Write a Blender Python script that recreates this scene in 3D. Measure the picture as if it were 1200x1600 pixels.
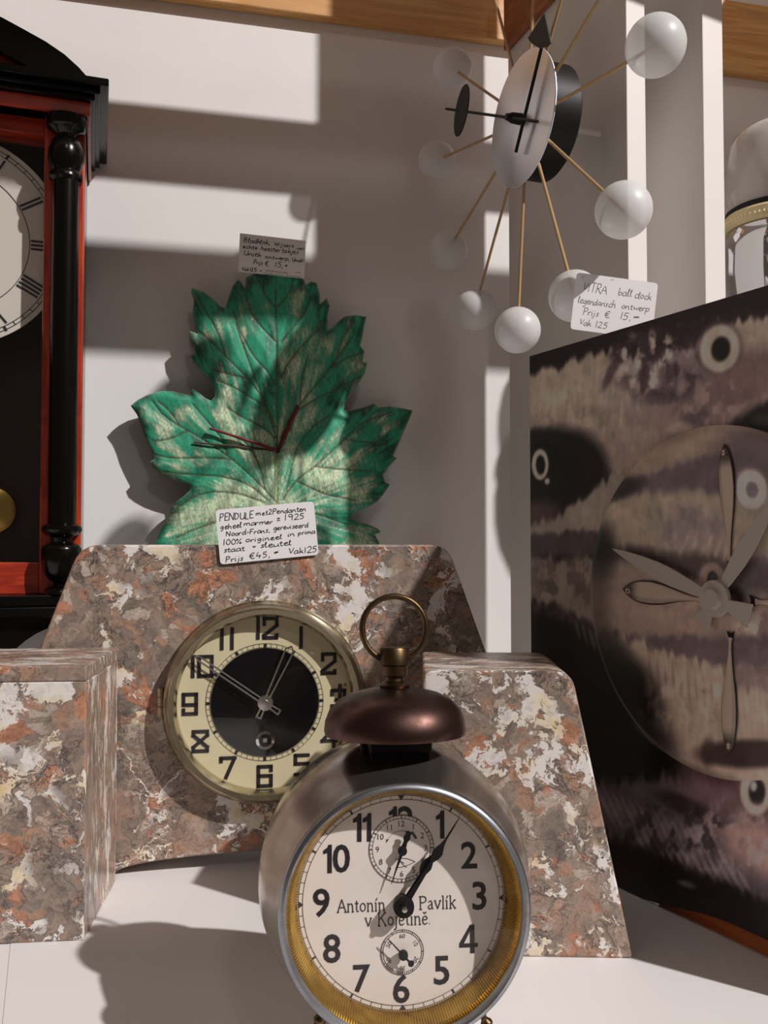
import bpy, bmesh, math, random
import numpy as np
from mathutils import Vector, Matrix, geometry

# ------------------------------------------------------------------ camera, light, exposure
FOC = 1380.0                      # focal length in pixels of a 1200 x 1600 frame
PITCH = math.radians(1.9)
EYE = 0.185                       # eye height above the shelf
WYAW = math.radians(13.0)         # camera is turned 13 degrees to the right of the wall normal
scene = bpy.context.scene
COL = scene.collection
for o in list(bpy.data.objects):
    bpy.data.objects.remove(o)

cam_data = bpy.data.cameras.new('camera')
cam_data.sensor_fit = 'VERTICAL'
cam_data.sensor_height = 24.0
cam_data.lens = FOC / 1600.0 * 24.0
cam_data.clip_start = 0.01
cam = bpy.data.objects.new('camera', cam_data)
COL.objects.link(cam)
cam.location = (0, 0, EYE)
cam.rotation_euler = (math.radians(90) + PITCH, 0, -WYAW)
scene.camera = cam

world = bpy.data.worlds.new('shop_ambient')
scene.world = world
world.use_nodes = True
bgn = world.node_tree.nodes['Background']
bgn.inputs[0].default_value = (1.0, 0.82, 0.66, 1)
bgn.inputs[1].default_value = 0.08

scene.view_settings.view_transform = 'Standard'
scene.view_settings.look = 'None'
scene.view_settings.gamma = 1.0
scene.view_settings.use_curve_mapping = False
scene.view_settings.exposure = -0.08


def cw(r, z, h=0.0):
    """camera-aligned ground coordinates (right, depth, height above shelf) -> world"""
    c, s = math.cos(WYAW), math.sin(WYAW)
    return Vector((r * c + z * s, -r * s + z * c, h))


spot_data = bpy.data.lights.new('ceiling_spot', 'SPOT')
spot_data.energy = 2250.0
spot_data.color = (1.0, 0.955, 0.93)
spot_data.spot_size = math.radians(30)
spot_data.spot_blend = 0.3
spot_data.shadow_soft_size = 0.062
spot = bpy.data.objects.new('ceiling_spot', spot_data)
COL.objects.link(spot)
spot.location = cw(4.395, -2.553, 4.461 + EYE)
spot.rotation_euler = (cw(0.0, 0.52, 0.15) - spot.location).to_track_quat('-Z', 'Y').to_euler()


spot2_data = bpy.data.lights.new('second_ceiling_spot', 'SPOT')
spot2_data.energy = 40.0
spot2_data.color = (1.0, 0.93, 0.87)
spot2_data.spot_size = math.radians(34)
spot2_data.spot_blend = 0.6
spot2_data.shadow_soft_size = 0.22
spot2 = bpy.data.objects.new('second_ceiling_spot', spot2_data)
COL.objects.link(spot2)
spot2.location = cw(1.27, -2.99, 3.35 + EYE)
spot2.rotation_euler = (cw(0.0, 0.52, 0.15) - spot2.location).to_track_quat('-Z', 'Y').to_euler()


# ------------------------------------------------------------------ tracing helpers (design-time geometry)
def ray(px, py):
    a = (px - 600) / FOC
    b = (800 - py) / FOC
    return np.array([a, math.cos(PITCH) - math.sin(PITCH) * b, math.sin(PITCH) + math.cos(PITCH) * b])


def hit(px, py, p0, n):
    d = ray(px, py)
    return d * (np.dot(p0, n) / np.dot(d, n))


class Frame:
    """an upright plane: origin (r, z) on the shelf, th = turn of its right axis away from the viewer"""
    def __init__(self, r, z, th):
        self.o = np.array([r, z, -EYE])
        t = math.radians(th)
        self.x = np.array([math.cos(t), math.sin(t), 0])
        self.y = np.array([-math.sin(t), math.cos(t), 0])
        self.loc = cw(r, z, 0)
        self.rotz = t - WYAW

    def at(self, px, py, y=0.0):
        q = hit(px, py, self.o + self.y * y, self.y) - self.o
        return float(np.dot(q, self.x)), float(q[2])

    def px(self, s, h, y=0.0):
        """shelf-plane coordinates (arrays) -> traced photo coordinates"""
        s = np.asarray(s, float)
        h = np.asarray(h, float)
        r = self.o[0] + self.x[0] * s + self.y[0] * y
        z = self.o[1] + self.x[1] * s + self.y[1] * y
        u = self.o[2] + h
        c, q = math.cos(PITCH), math.sin(PITCH)
        zz = z * c + u * q
        uu = u * c - z * q
        return 600 + FOC * r / zz, 800 - FOC * uu / zz


# ------------------------------------------------------------------ materials
def lin(c):
    return tuple(((v / 255.0) / 12.92 if v / 255.0 <= 0.04045 else ((v / 255.0 + 0.055) / 1.055) ** 2.4) for v in c)


MATS = {}


def new_mat(name):
    m = bpy.data.materials.new(name)
    m.use_nodes = True
    nt = m.node_tree
    b = nt.nodes['Principled BSDF']
    MATS[name] = m
    return m, nt, b


def plain(name, rgb, rough=0.5, metal=0.0, noise=0.0, nscale=40.0, coat=0.0, spec=0.5, bump=0.0):
    m, nt, b = new_mat(name)
    b.inputs['Base Color'].default_value = (*rgb, 1)
    b.inputs['Roughness'].default_value = rough
    b.inputs['Metallic'].default_value = metal
    b.inputs['Specular IOR Level'].default_value = spec
    b.inputs['Coat Weight'].default_value = coat
    b.inputs['Coat Roughness'].default_value = 0.05
    if noise or bump:
        tc = nt.nodes.new('ShaderNodeTexCoord')
        nz = nt.nodes.new('ShaderNodeTexNoise')
        nz.inputs['Scale'].default_value = nscale
        nz.inputs['Detail'].default_value = 5
        nt.links.new(tc.outputs['Object'], nz.inputs['Vector'])
        if noise:
            mp = nt.nodes.new('ShaderNodeMapRange')
            mp.inputs['To Min'].default_value = 1 - noise
            mp.inputs['To Max'].default_value = 1 + noise
            mp.inputs['From Min'].default_value = 0.3
            mp.inputs['From Max'].default_value = 0.7
            nt.links.new(nz.outputs['Fac'], mp.inputs['Value'])
            mx = nt.nodes.new('ShaderNodeMix')
            mx.data_type = 'RGBA'
            mx.blend_type = 'MULTIPLY'
            mx.inputs['Factor'].default_value = 1
            mx.inputs[6].default_value = (*rgb, 1)
            nt.links.new(mp.outputs['Result'], mx.inputs[7])
            nt.links.new(mx.outputs[2], b.inputs['Base Color'])
        if bump:
            bp = nt.nodes.new('ShaderNodeBump')
            bp.inputs['Strength'].default_value = bump
            bp.inputs['Distance'].default_value = 0.001
            nt.links.new(nz.outputs['Fac'], bp.inputs['Height'])
            nt.links.new(bp.outputs['Normal'], b.inputs['Normal'])
    return m


def ramp(nt, stops, interp='LINEAR'):
    r = nt.nodes.new('ShaderNodeValToRGB')
    r.color_ramp.interpolation = interp
    els = r.color_ramp.elements
    while len(els) < len(stops):
        els.new(0.5)
    for e, (p, c) in zip(els, stops):
        e.position = p
        e.color = (*c, 1) if len(c) == 3 else c
    return r


def mixc(nt, a, b, fac, mode='MIX'):
    mx = nt.nodes.new('ShaderNodeMix')
    mx.data_type = 'RGBA'
    mx.blend_type = mode
    for sock, v in ((mx.inputs['Factor'], fac), (mx.inputs[6], a), (mx.inputs[7], b)):
        if hasattr(v, 'is_linked'):
            nt.links.new(v, sock)
        elif isinstance(v, (int, float)):
            sock.default_value = v
        else:
            sock.default_value = (*v, 1)
    return mx.outputs[2]


def noise(nt, vec, scale, detail=4, rough=0.55, dist=0.0):
    n = nt.nodes.new('ShaderNodeTexNoise')
    n.inputs['Scale'].default_value = scale
    n.inputs['Detail'].default_value = detail
    n.inputs['Roughness'].default_value = rough
    n.inputs['Distortion'].default_value = dist
    nt.links.new(vec, n.inputs['Vector'])
    return n


def marble():
    m, nt, b = new_mat('breccia_marble')
    L = nt.links

    def vmath(op, x, y=None, scale=None):
        v = nt.nodes.new('ShaderNodeVectorMath')
        v.operation = op
        for i, s in enumerate((x, y)):
            if s is None:
                continue
            if hasattr(s, 'is_linked'):
                L.new(s, v.inputs[i])
            else:
                v.inputs[i].default_value = s
        if scale is not None:
            if hasattr(scale, 'is_linked'):
                L.new(scale, v.inputs['Scale'])
            else:
                v.inputs['Scale'].default_value = scale
        return v.outputs['Vector']

    def math_(op, x, y):
        v = nt.nodes.new('ShaderNodeMath')
        v.operation = op
        for i, s in enumerate((x, y)):
            if hasattr(s, 'is_linked'):
                L.new(s, v.inputs[i])
            else:
                v.inputs[i].default_value = s
        return v.outputs[0]

    def rmp(sock, stops, interp='LINEAR'):
        r = ramp(nt, stops, interp)
        L.new(sock, r.inputs['Fac'])
        return r.outputs['Color']

    tc = nt.nodes.new('ShaderNodeTexCoord')
    oi = nt.nodes.new('ShaderNodeObjectInfo')
    mp = nt.nodes.new('ShaderNodeMapping')
    mp.inputs['Scale'].default_value = (1.25, 5.2, 1.25)
    L.new(tc.outputs['Object'], mp.inputs['Vector'])
    co = vmath('ADD', mp.outputs['Vector'], vmath('SCALE', (0.31, 0.77, 0.53), None, oi.outputs['Object Index']))

    def warp(vec, scale, amt, detail=4):
        w = noise(nt, vec, scale, detail, 0.62)
        return vmath('ADD', vec, vmath('SCALE', vmath('SUBTRACT', w.outputs['Color'], (0.5, 0.5, 0.5)), None, amt))
    w1 = warp(co, 30, 0.030, 5)
    w2 = warp(w1, 150, 0.006, 3)

    def voro(scale, feat='F1'):
        v = nt.nodes.new('ShaderNodeTexVoronoi')
        v.feature = feat
        v.inputs['Scale'].default_value = scale
        L.new(w2, v.inputs['Vector'])
        return v

    def cell(v):
        s = nt.nodes.new('ShaderNodeSeparateColor')
        L.new(v.outputs['Color'], s.inputs[0])
        return s.outputs[0]
    c1 = rmp(cell(voro(62)), [(0.0, lin((146, 130, 118))), (0.2, lin((168, 140, 122))), (0.36, lin((132, 121, 113))), (0.52, lin((158, 138, 124))), (0.66, lin((116, 107, 101))), (0.82, lin((178, 136, 112)))], 'CONSTANT')
    c2 = rmp(cell(voro(140)), [(0.0, lin((154, 138, 126))), (0.25, lin((112, 103, 97))), (0.45, lin((180, 136, 110))), (0.6, lin((144, 132, 122))), (0.8, lin((204, 190, 178))), (0.92, lin((102, 93, 88)))], 'CONSTANT')
    big = noise(nt, w1, 22, 3, 0.5)
    c = mixc(nt, c1, c2, rmp(big.outputs['Fac'], [(0.40, (0.25, 0.25, 0.25)), (0.56, (0.95, 0.95, 0.95))]))
    tint = noise(nt, w2, 48, 5, 0.65)
    c = mixc(nt, c, rmp(tint.outputs['Fac'], [(0.32, lin((104, 97, 93))), (0.47, lin((146, 132, 122))), (0.6, lin((162, 138, 122)))]), 0.4)
    # rounded terracotta clasts
    oc_ = noise(nt, w2, 44, 3, 0.5)
    om = math_('MULTIPLY', rmp(oc_.outputs['Fac'], [(0.575, (0, 0, 0)), (0.61, (1, 1, 1))]), 0.85)
    ot = noise(nt, w2, 120, 3)
    c = mixc(nt, c, rmp(ot.outputs['Fac'], [(0.35, lin((158, 108, 84))), (0.65, lin((200, 142, 110)))]), om)
    fine = noise(nt, w2, 300, 6, 0.75)
    c = mixc(nt, c, rmp(fine.outputs['Fac'], [(0.3, (0.42, 0.42, 0.43)), (0.46, (0.96, 0.95, 0.94)), (0.74, (1.35, 1.33, 1.3))]), 0.95, 'MULTIPLY')
    # dark grey swirling seams
    sw = noise(nt, w2, 62, 6, 0.62, 1.8)
    seam = rmp(math_('ABSOLUTE', math_('SUBTRACT', sw.outputs['Fac'], 0.5), 0), [(0.004, (1, 1, 1)), (0.022, (0, 0, 0))])
    gate = noise(nt, co, 34, 3)
    gsm = math_('MULTIPLY', seam, rmp(gate.outputs['Fac'], [(0.40, (0, 0, 0)), (0.54, (0.9, 0.9, 0.9))]))
    c = mixc(nt, c, lin((70, 64, 61)), gsm)
    ed = rmp(voro(62, 'DISTANCE_TO_EDGE').outputs['Distance'], [(0.0, (0.9, 0.9, 0.9)), (0.045, (0, 0, 0))])
    c = mixc(nt, c, lin((78, 70, 66)), math_('MULTIPLY', ed, rmp(gate.outputs['Fac'], [(0.38, (0.15, 0.15, 0.15)), (0.55, (0.85, 0.85, 0.85))])))
    # torn white calcite patches, shards and threads
    wb = noise(nt, w2, 17, 7, 0.66, 0.35)
    white = rmp(wb.outputs['Fac'], [(0.558, (0, 0, 0)), (0.566, (1, 1, 1))])
    ws = noise(nt, w2, 46, 5, 0.6, 0.3)
    shard = math_('MULTIPLY', rmp(ws.outputs['Fac'], [(0.565, (0, 0, 0)), (0.574, (1, 1, 1))]), rmp(big.outputs['Fac'], [(0.45, (0.0, 0.0, 0.0)), (0.56, (1, 1, 1))]))
    vn = noise(nt, w2, 24, 4, 0.5, 0.8)
    thr = math_('MULTIPLY', rmp(math_('ABSOLUTE', math_('SUBTRACT', vn.outputs['Fac'], 0.47), 0), [(0.004, (1, 1, 1)), (0.011, (0, 0, 0))]), rmp(gate.outputs['Fac'], [(0.5, (0, 0, 0)), (0.56, (1, 1, 1))]))
    wm = math_('MAXIMUM', math_('MAXIMUM', white, shard), thr)
    fr = noise(nt, w2, 95, 4, 0.6)
    wm = math_('MULTIPLY', wm, rmp(fr.outputs['Fac'], [(0.39, (0, 0, 0)), (0.42, (1, 1, 1))]))
    cr = noise(nt, co, 38, 4)
    cc = rmp(cr.outputs['Fac'], [(0.48, lin((228, 223, 219))), (0.60, lin((230, 217, 194))), (0.74, lin((222, 190, 136)))])
    wf = noise(nt, w2, 180, 4, 0.6)
    cc = mixc(nt, cc, rmp(wf.outputs['Fac'], [(0.3, (0.72, 0.71, 0.72)), (0.5, (1, 1, 1))]), 0.8, 'MULTIPLY')
    c = mixc(nt, c, cc, wm)
    L.new(c, b.inputs['Base Color'])
    b.inputs['Roughness'].default_value = 0.26
    b.inputs['Specular IOR Level'].default_value = 0.42
    return m


def wood(name, c1, c2, scale=(1, 1, 1), rough=0.45, coat=0.0, freq=60.0):
    m, nt, b = new_mat(name)
    tc = nt.nodes.new('ShaderNodeTexCoord')
    mp = nt.nodes.new('ShaderNodeMapping')
    mp.inputs['Scale'].default_value = scale
    nt.links.new(tc.outputs['Object'], mp.inputs['Vector'])
    n1 = noise(nt, mp.outputs['Vector'], freq, 3, 0.5, 1.2)
    r = ramp(nt, [(0.3, c1), (0.5, c2), (0.58, c1), (0.75, c2)])
    nt.links.new(n1.outputs['Fac'], r.inputs['Fac'])
    n2 = noise(nt, mp.outputs['Vector'], freq * 6, 4)
    r2 = ramp(nt, [(0.3, (0.82, 0.8, 0.78)), (0.7, (1.08, 1.06, 1.04))])
    nt.links.new(n2.outputs['Fac'], r2.inputs['Fac'])
    nt.links.new(mixc(nt, r.outputs['Color'], r2.outputs['Color'], 0.8, 'MULTIPLY'), b.inputs['Base Color'])
    b.inputs['Roughness'].default_value = rough
    b.inputs['Coat Weight'].default_value = coat
    b.inputs['Coat Roughness'].default_value = 0.06
    return m


def painted(name, rough=0.5, coat=0.0, bump=0.0):
    """colour comes from the mesh's own paint layer (flat print or hand paint)"""
    m, nt, b = new_mat(name)
    a = nt.nodes.new('ShaderNodeAttribute')
    a.attribute_name = 'paint'
    nt.links.new(a.outputs['Color'], b.inputs['Base Color'])
    b.inputs['Roughness'].default_value = rough
    b.inputs['Coat Weight'].default_value = coat
    b.inputs['Coat Roughness'].default_value = 0.08
    return m


def clear_glass(name, tint=(1, 1, 1), gloss=0.06):
    m, nt, b = new_mat(name)
    nt.nodes.remove(b)
    out = nt.nodes['Material Output']
    tr = nt.nodes.new('ShaderNodeBsdfTransparent')
    tr.inputs[0].default_value = (*tint, 1)
    gl = nt.nodes.new('ShaderNodeBsdfGlossy')
    gl.inputs['Roughness'].default_value = 0.02
    lw = nt.nodes.new('ShaderNodeLayerWeight')
    lw.inputs[0].default_value = 0.5
    pw = nt.nodes.new('ShaderNodeMath')
    pw.operation = 'POWER'
    pw.inputs[1].default_value = 4.0
    nt.links.new(lw.outputs['Facing'], pw.inputs[0])
    fr = nt.nodes.new('ShaderNodeMath')
    fr.operation = 'MULTIPLY_ADD'
    fr.inputs[1].default_value = 0.7
    fr.inputs[2].default_value = 0.03
    nt.links.new(pw.outputs[0], fr.inputs[0])
    mx = nt.nodes.new('ShaderNodeMixShader')
    nt.links.new(fr.outputs[0], mx.inputs[0])
    nt.links.new(tr.outputs[0], mx.inputs[1])
    nt.links.new(gl.outputs[0], mx.inputs[2])
    nt.links.new(mx.outputs[0], out.inputs['Surface'])
    return m


def worn_metal(name, c1, c2, r1=0.2, r2=0.45, scale=40, stretch=(1, 1, 1)):
    m, nt, b = new_mat(name)
    tc = nt.nodes.new('ShaderNodeTexCoord')
    mp = nt.nodes.new('ShaderNodeMapping')
    mp.inputs['Scale'].default_value = stretch
    nt.links.new(tc.outputs['Object'], mp.inputs['Vector'])
    n = noise(nt, mp.outputs['Vector'], scale, 6, 0.65)
    r = ramp(nt, [(0.3, c1), (0.7, c2)])
    nt.links.new(n.outputs['Fac'], r.inputs['Fac'])
    nt.links.new(r.outputs['Color'], b.inputs['Base Color'])
    mr = nt.nodes.new('ShaderNodeMapRange')
    mr.inputs['From Min'].default_value = 0.3
    mr.inputs['From Max'].default_value = 0.7
    mr.inputs['To Min'].default_value = r1
    mr.inputs['To Max'].default_value = r2
    nt.links.new(n.outputs['Fac'], mr.inputs['Value'])
    nt.links.new(mr.outputs['Result'], b.inputs['Roughness'])
    b.inputs['Metallic'].default_value = 1.0
    return m


M_WALL = plain('white_wall_paint', (0.80, 0.775, 0.765), 0.7, noise=0.02, nscale=12, bump=0.05)
M_SHELF = plain('white_shelf_board', (0.80, 0.77, 0.765), 0.45, noise=0.015, nscale=9)
M_PANEL = plain('white_panel_board', (0.78, 0.745, 0.715), 0.55, noise=0.02, nscale=15)
M_PINE = wood('pine_beam', lin((226, 178, 118)), lin((204, 148, 86)), (0.06, 1, 1), 0.5, 0, 55)
M_PINE_SHADED = wood('shaded_pine', lin((176, 112, 70)), lin((150, 88, 52)), (0.3, 0.3, 1), 0.5, 0, 45)  # darker red pine with the cleat's shade mixed into its colour
M_MARBLE = marble()
M_CARD = plain('white_card', (0.86, 0.84, 0.85), 0.6)
M_INK = plain('black_ink', (0.012, 0.012, 0.018), 0.6)
M_PENCIL = plain('grey_pencil', (0.16, 0.16, 0.17), 0.6)
M_FAINT = plain('faint_grey_print', (0.42, 0.36, 0.36), 0.6)
M_PRINT = plain('dial_print', (0.014, 0.011, 0.014), 0.5)
M_FINE = plain('dial_fine_print', (0.05, 0.045, 0.045), 0.5)
M_GLASS = clear_glass('clear_glass')
M_BLACK = plain('black_lacquer', (0.002, 0.002, 0.002), 0.2, spec=0.35)
M_MATBLACK = plain('matt_black', (0.006, 0.0055, 0.0055), 0.5, spec=0.25)
M_MAHOG = wood('mahogany', lin((186, 66, 36)), lin((142, 40, 22)), (1, 1, 0.12), 0.3, 0.5, 70)
M_MAHOG_H = wood('mahogany_rail', lin((188, 64, 38)), lin((146, 42, 26)), (0.12, 1, 1), 0.3, 0.5, 70)
M_BRASS = worn_metal('aged_brass', lin((150, 122, 74)), lin((112, 88, 52)), 0.25, 0.45, 60)
M_OLDBRASS = worn_metal('dull_bronze', lin((112, 92, 66)), lin((74, 60, 42)), 0.28, 0.5, 80)
M_GOLD = worn_metal('gilt_ring', lin((206, 172, 84)), lin((162, 126, 52)), 0.2, 0.38, 90)
M_NICKEL = worn_metal('worn_nickel', lin((226, 221, 214)), lin((176, 167, 158)), 0.13, 0.32, 24, (1, 0.2, 1))
M_NICKEL.node_tree.nodes['Principled BSDF'].inputs['Metallic'].default_value = 0.96
M_NICKEL_RIM = worn_metal('nickel_rim', lin((176, 180, 186)), lin((136, 138, 144)), 0.28, 0.44, 60)
M_BELL = worn_metal('brown_bell_metal', lin((104, 80, 76)), lin((66, 48, 42)), 0.27, 0.46, 70)
M_CHROME = plain('chrome', (0.72, 0.72, 0.74), 0.07, 1.0)
M_STEEL = plain('silver_hand', (0.62, 0.6, 0.58), 0.28, 1.0)
M_CREAMDIAL = plain('cream_dial', lin((214, 204, 168)), 0.42, noise=0.03, nscale=60)
M_WHITEDIAL = plain('white_paper_dial', lin((226, 216, 208)), 0.55, noise=0.03, nscale=40)
M_BEZEL = worn_metal('champagne_bezel', lin((204, 195, 170)), lin((176, 166, 140)), 0.2, 0.34, 50)
M_BLACKDIAL = plain('black_gloss_dial', (0.004, 0.004, 0.005), 0.08)
M_GREYHAND = plain('grey_matt_hand', lin((188, 180, 170)), 0.45)
M_ROD = plain('tan_rod', lin((186, 152, 106)), 0.45)
M_TWIG = plain('red_brown_twig', lin((110, 30, 36)), 0.5, noise=0.2, nscale=200)
M_TWIG2 = plain('dark_twig', lin((70, 58, 40)), 0.6)


# ------------------------------------------------------------------ mesh helpers
def link(name, verts, faces, mat, parent=None, smooth=False, bevel=0.0, seg=2, sharp=35):
    me = bpy.data.meshes.new(name)
    me.from_pydata([tuple(v) for v in verts], [], faces)
    me.materials.append(mat)
    me.validate()
    bm = bmesh.new()
    bm.from_mesh(me)
    if bm.faces and len(bm.faces) < 60000:
        bmesh.ops.recalc_face_normals(bm, faces=bm.faces)
    bm.to_mesh(me)
    bm.free()
    if smooth:
        me.polygons.foreach_set('use_smooth', [True] * len(me.polygons))
        if sharp:
            me.set_sharp_from_angle(angle=math.radians(sharp))
    o = bpy.data.objects.new(name, me)
    COL.objects.link(o)
    o.parent = parent
    if bevel:
        md = o.modifiers.new('edge', 'BEVEL')
        md.width = bevel
        md.segments = seg
        md.limit_method = 'ANGLE'
        md.angle_limit = math.radians(40)
    return o


def thing(name, label, cat, frame=None, group=None, loc=None, rotz=0.0):
    o = bpy.data.objects.new(name, None)
    COL.objects.link(o)
    o.empty_display_size = 0.02
    if frame is not None:
        o.location = frame.loc
        o.rotation_euler = (0, 0, frame.rotz)
    else:
        o.location = loc
        o.rotation_euler = (0, 0, rotz)
    o['label'] = label
    o['category'] = cat
    if group:
        o['group'] = group
    return o


def structure(o):
    o['kind'] = 'structure'
    return o


def join(*parts):
    V, F = [], []
    for v, f in parts:
        b = len(V)
        V.extend([tuple(p) for p in v])
        F.extend([tuple(i + b for i in q) for q in f])
    return V, F


def xf(part, M):
    v, f = part
    return [tuple(M @ Vector(p)) for p in v], f


def box(x0, x1, y0, y1, z0, z1):
    v = [(x0, y0, z0), (x1, y0, z0), (x1, y1, z0), (x0, y1, z0), (x0, y0, z1), (x1, y0, z1), (x1, y1, z1), (x0, y1, z1)]
    f = [(0, 3, 2, 1), (4, 5, 6, 7), (0, 1, 5, 4), (1, 2, 6, 5), (2, 3, 7, 6), (3, 0, 4, 7)]
    return v, f


def lathe(prof, n=48, axis='Z', a0=0.0, ctr=(0, 0, 0)):
    """prof = [(radius, t)] ; axis Y means the face looks along -Y"""
    V, F, rows = [], [], []
    for r, t in prof:
        if r < 1e-7:
            rows.append([len(V)])
            V.append((0, 0, t))
        else:
            rows.append(list(range(len(V), len(V) + n)))
            for k in range(n):
                a = a0 + 2 * math.pi * k / n
                V.append((r * math.cos(a), r * math.sin(a), t))
    for A, B in zip(rows, rows[1:]):
        if len(A) == 1 and len(B) == 1:
            continue
        for k in range(n):
            j = (k + 1) % n
            if len(A) == 1:
                F.append((A[0], B[k], B[j]))
            elif len(B) == 1:
                F.append((A[k], A[j], B[0]))
            else:
                F.append((A[k], A[j], B[j], B[k]))
    if axis == 'Y':
        V = [(x + ctr[0], t + ctr[1], y + ctr[2]) for x, y, t in V]
    elif axis == 'X':
        V = [(t + ctr[0], x + ctr[1], y + ctr[2]) for x, y, t in V]
    else:
        V = [(x + ctr[0], y + ctr[1], t + ctr[2]) for x, y, t in V]
    return V, F


def disc(r, t, n=64, axis='Y', ctr=(0, 0, 0), thick=0.0):
    if thick:
        return lathe([(0, t), (r, t), (r, t + thick), (0, t + thick)], n, axis, 0, ctr)
    return lathe([(0, t), (r, t)], n, axis, 0, ctr)


def tube(pts, rad, n=8, closed=False, rads=None):
    P = [Vector(p) for p in pts]
    m = len(P)
    V, F = [], []
    prev = None
    for i, p in enumerate(P):
        if closed:
            d = P[(i + 1) % m] - P[i - 1]
        else:
            d = P[min(i + 1, m - 1)] - P[max(i - 1, 0)]
        d.normalize()
        if prev is None:
            u = d.orthogonal().normalized()
        else:
            u = (prev - d * prev.dot(d)).normalized()
        prev = u
        w = d.cross(u)
        rr = rads[i] if rads else rad
        for k in range(n):
            a = 2 * math.pi * k / n
            V.append(tuple(p + (u * math.cos(a) + w * math.sin(a)) * rr))
    for i in range(m if closed else m - 1):
        j = (i + 1) % m
        for k in range(n):
            l = (k + 1) % n
            F.append((i * n + k, i * n + l, j * n + l, j * n + k))
    if not closed:
        F.append(tuple(range(n))[::-1])
        F.append(tuple((m - 1) * n + k for k in range(n)))
    return V, F


def torus(R, r, n=64, m=12, axis='Y', ctr=(0, 0, 0)):
    pts = []
    for k in range(n):
        a = 2 * math.pi * k / n
        q = (R * math.cos(a), R * math.sin(a))
        pts.append((q[0] + ctr[0], ctr[1], q[1] + ctr[2]) if axis == 'Y' else (q[0] + ctr[0], q[1] + ctr[1], ctr[2]))
    return tube(pts, r, m, True)


def prism(poly, y0, y1):
    """outline in the XZ plane, extruded along Y"""
    n = len(poly)
    V = [(x, y0, z) for x, z in poly] + [(x, y1, z) for x, z in poly]
    F = [tuple(range(n)), tuple(range(2 * n - 1, n - 1, -1))]
    for k in range(n):
        j = (k + 1) % n
        F.append((k, k + n, j + n, j))
    return V, F


def rounded(poly, rad, corners, seg=6):
    """round the named corners of a polygon"""
    out = []
    n = len(poly)
    for i, p in enumerate(poly):
        if i not in corners:
            out.append(p)
            continue
        a, b, c = Vector(poly[i - 1]), Vector(p), Vector(poly[(i + 1) % n])
        u = (a - b).normalized()
        w = (c - b).normalized()
        rr = rad if not isinstance(rad, dict) else rad[i]
        p0, p1 = b + u * rr, b + w * rr
        for k in range(seg + 1):
            t = k / seg
            q = p0 * (1 - t) ** 2 + b * 2 * t * (1 - t) + p1 * t ** 2
            out.append((q.x, q.y))
    return out


def seg_quads(pts, w, y):
    """square-ended thick strokes in the XZ plane"""
    V, F = [], []
    for a, b in zip(pts, pts[1:]):
        a, b = Vector(a), Vector(b)
        d = (b - a)
        if d.length < 1e-9:
            continue
        d.normalize()
        n = Vector((-d.y, d.x)) * (w / 2)
        a2, b2 = a - d * (w / 2), b + d * (w / 2)
        i = len(V)
        for q in (a2 + n, a2 - n, b2 - n, b2 + n):
            V.append((q.x, y, q.y))
        F.append((i, i + 1, i + 2, i + 3))
    return V, F


def ribbon(pts, w, y, taper=False):
    P = [Vector(p) for p in pts]
    n = len(P)
    V, F = [], []
    for i, p in enumerate(P):
        d = P[min(i + 1, n - 1)] - P[max(i - 1, 0)]
        if d.length < 1e-9:
            d = Vector((1, 0))
        d.normalize()
        ww = w * (0.5 if taper and i in (0, n - 1) else 1)
        q = Vector((-d.y, d.x)) * (ww / 2)
        V += [(p.x + q.x, y, p.y + q.y), (p.x - q.x, y, p.y - q.y)]
    for i in range(n - 1):
        F.append((2 * i, 2 * i + 1, 2 * i + 3, 2 * i + 2))
    return V, F


def ring_flat(r0, r1, y, n=120, ctr=(0, 0)):
    V, F = [], []
    for k in range(n):
        a = 2 * math.pi * k / n
        for r in (r0, r1):
            V.append((ctr[0] + r * math.sin(a), y, ctr[1] + r * math.cos(a)))
    for k in range(n):
        j = (k + 1) % n
        F.append((2 * k, 2 * k + 1, 2 * j + 1, 2 * j))
    return V, F


def tick(r0, r1, ang, w, y, ctr=(0, 0)):
    s, c = math.sin(ang), math.cos(ang)
    V = []
    for r, k in ((r0, -1), (r1, -1), (r1, 1), (r0, 1)):
        V.append((ctr[0] + r * s + k * w / 2 * c, y, ctr[1] + r * c - k * w / 2 * s))
    return V, [(0, 1, 2, 3)]


def smooth_path(pts, it=2, closed=False):
    P = [Vector(p) for p in pts]
    for _ in range(it):
        if len(P) < 3:
            break
        Q = [P[0]]
        for a, b in zip(P, P[1:]):
            Q += [a * 0.75 + b * 0.25, a * 0.25 + b * 0.75]
        Q.append(P[-1])
        P = Q
    return [tuple(p) for p in P]


def text_part(body, size, y, pos=(0, 0), rot=0.0, fat=0.0, sx=1.0):
    """built-in typeface -> flat print centred on pos in the XZ plane"""
    cu = bpy.data.curves.new('print', 'FONT')
    cu.body = body
    cu.size = 1.0
    cu.offset = fat
    cu.resolution_u = 3
    ob = bpy.data.objects.new('print', cu)
    COL.objects.link(ob)
    dg = bpy.context.evaluated_depsgraph_get()
    me = bpy.data.meshes.new_from_object(ob.evaluated_get(dg))
    v = [(p.co.x, p.co.y) for p in me.vertices]
    f = [tuple(p.vertices) for p in me.polygons]
    bpy.data.objects.remove(ob)
    bpy.data.curves.remove(cu)
    bpy.data.meshes.remove(me)
    xs = [p[0] for p in v]
    ys = [p[1] for p in v]
    k = size / (max(ys) - min(ys))
    cx, cy = (max(xs) + min(xs)) / 2, (max(ys) + min(ys)) / 2
    c, s = math.cos(rot), math.sin(rot)
    V = []
    for a, b in v:
        a, b = (a - cx) * k * sx, (b - cy) * k
        V.append((pos[0] + a * c + b * s, y, pos[1] - a * s + b * c))
    return V, f


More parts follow.
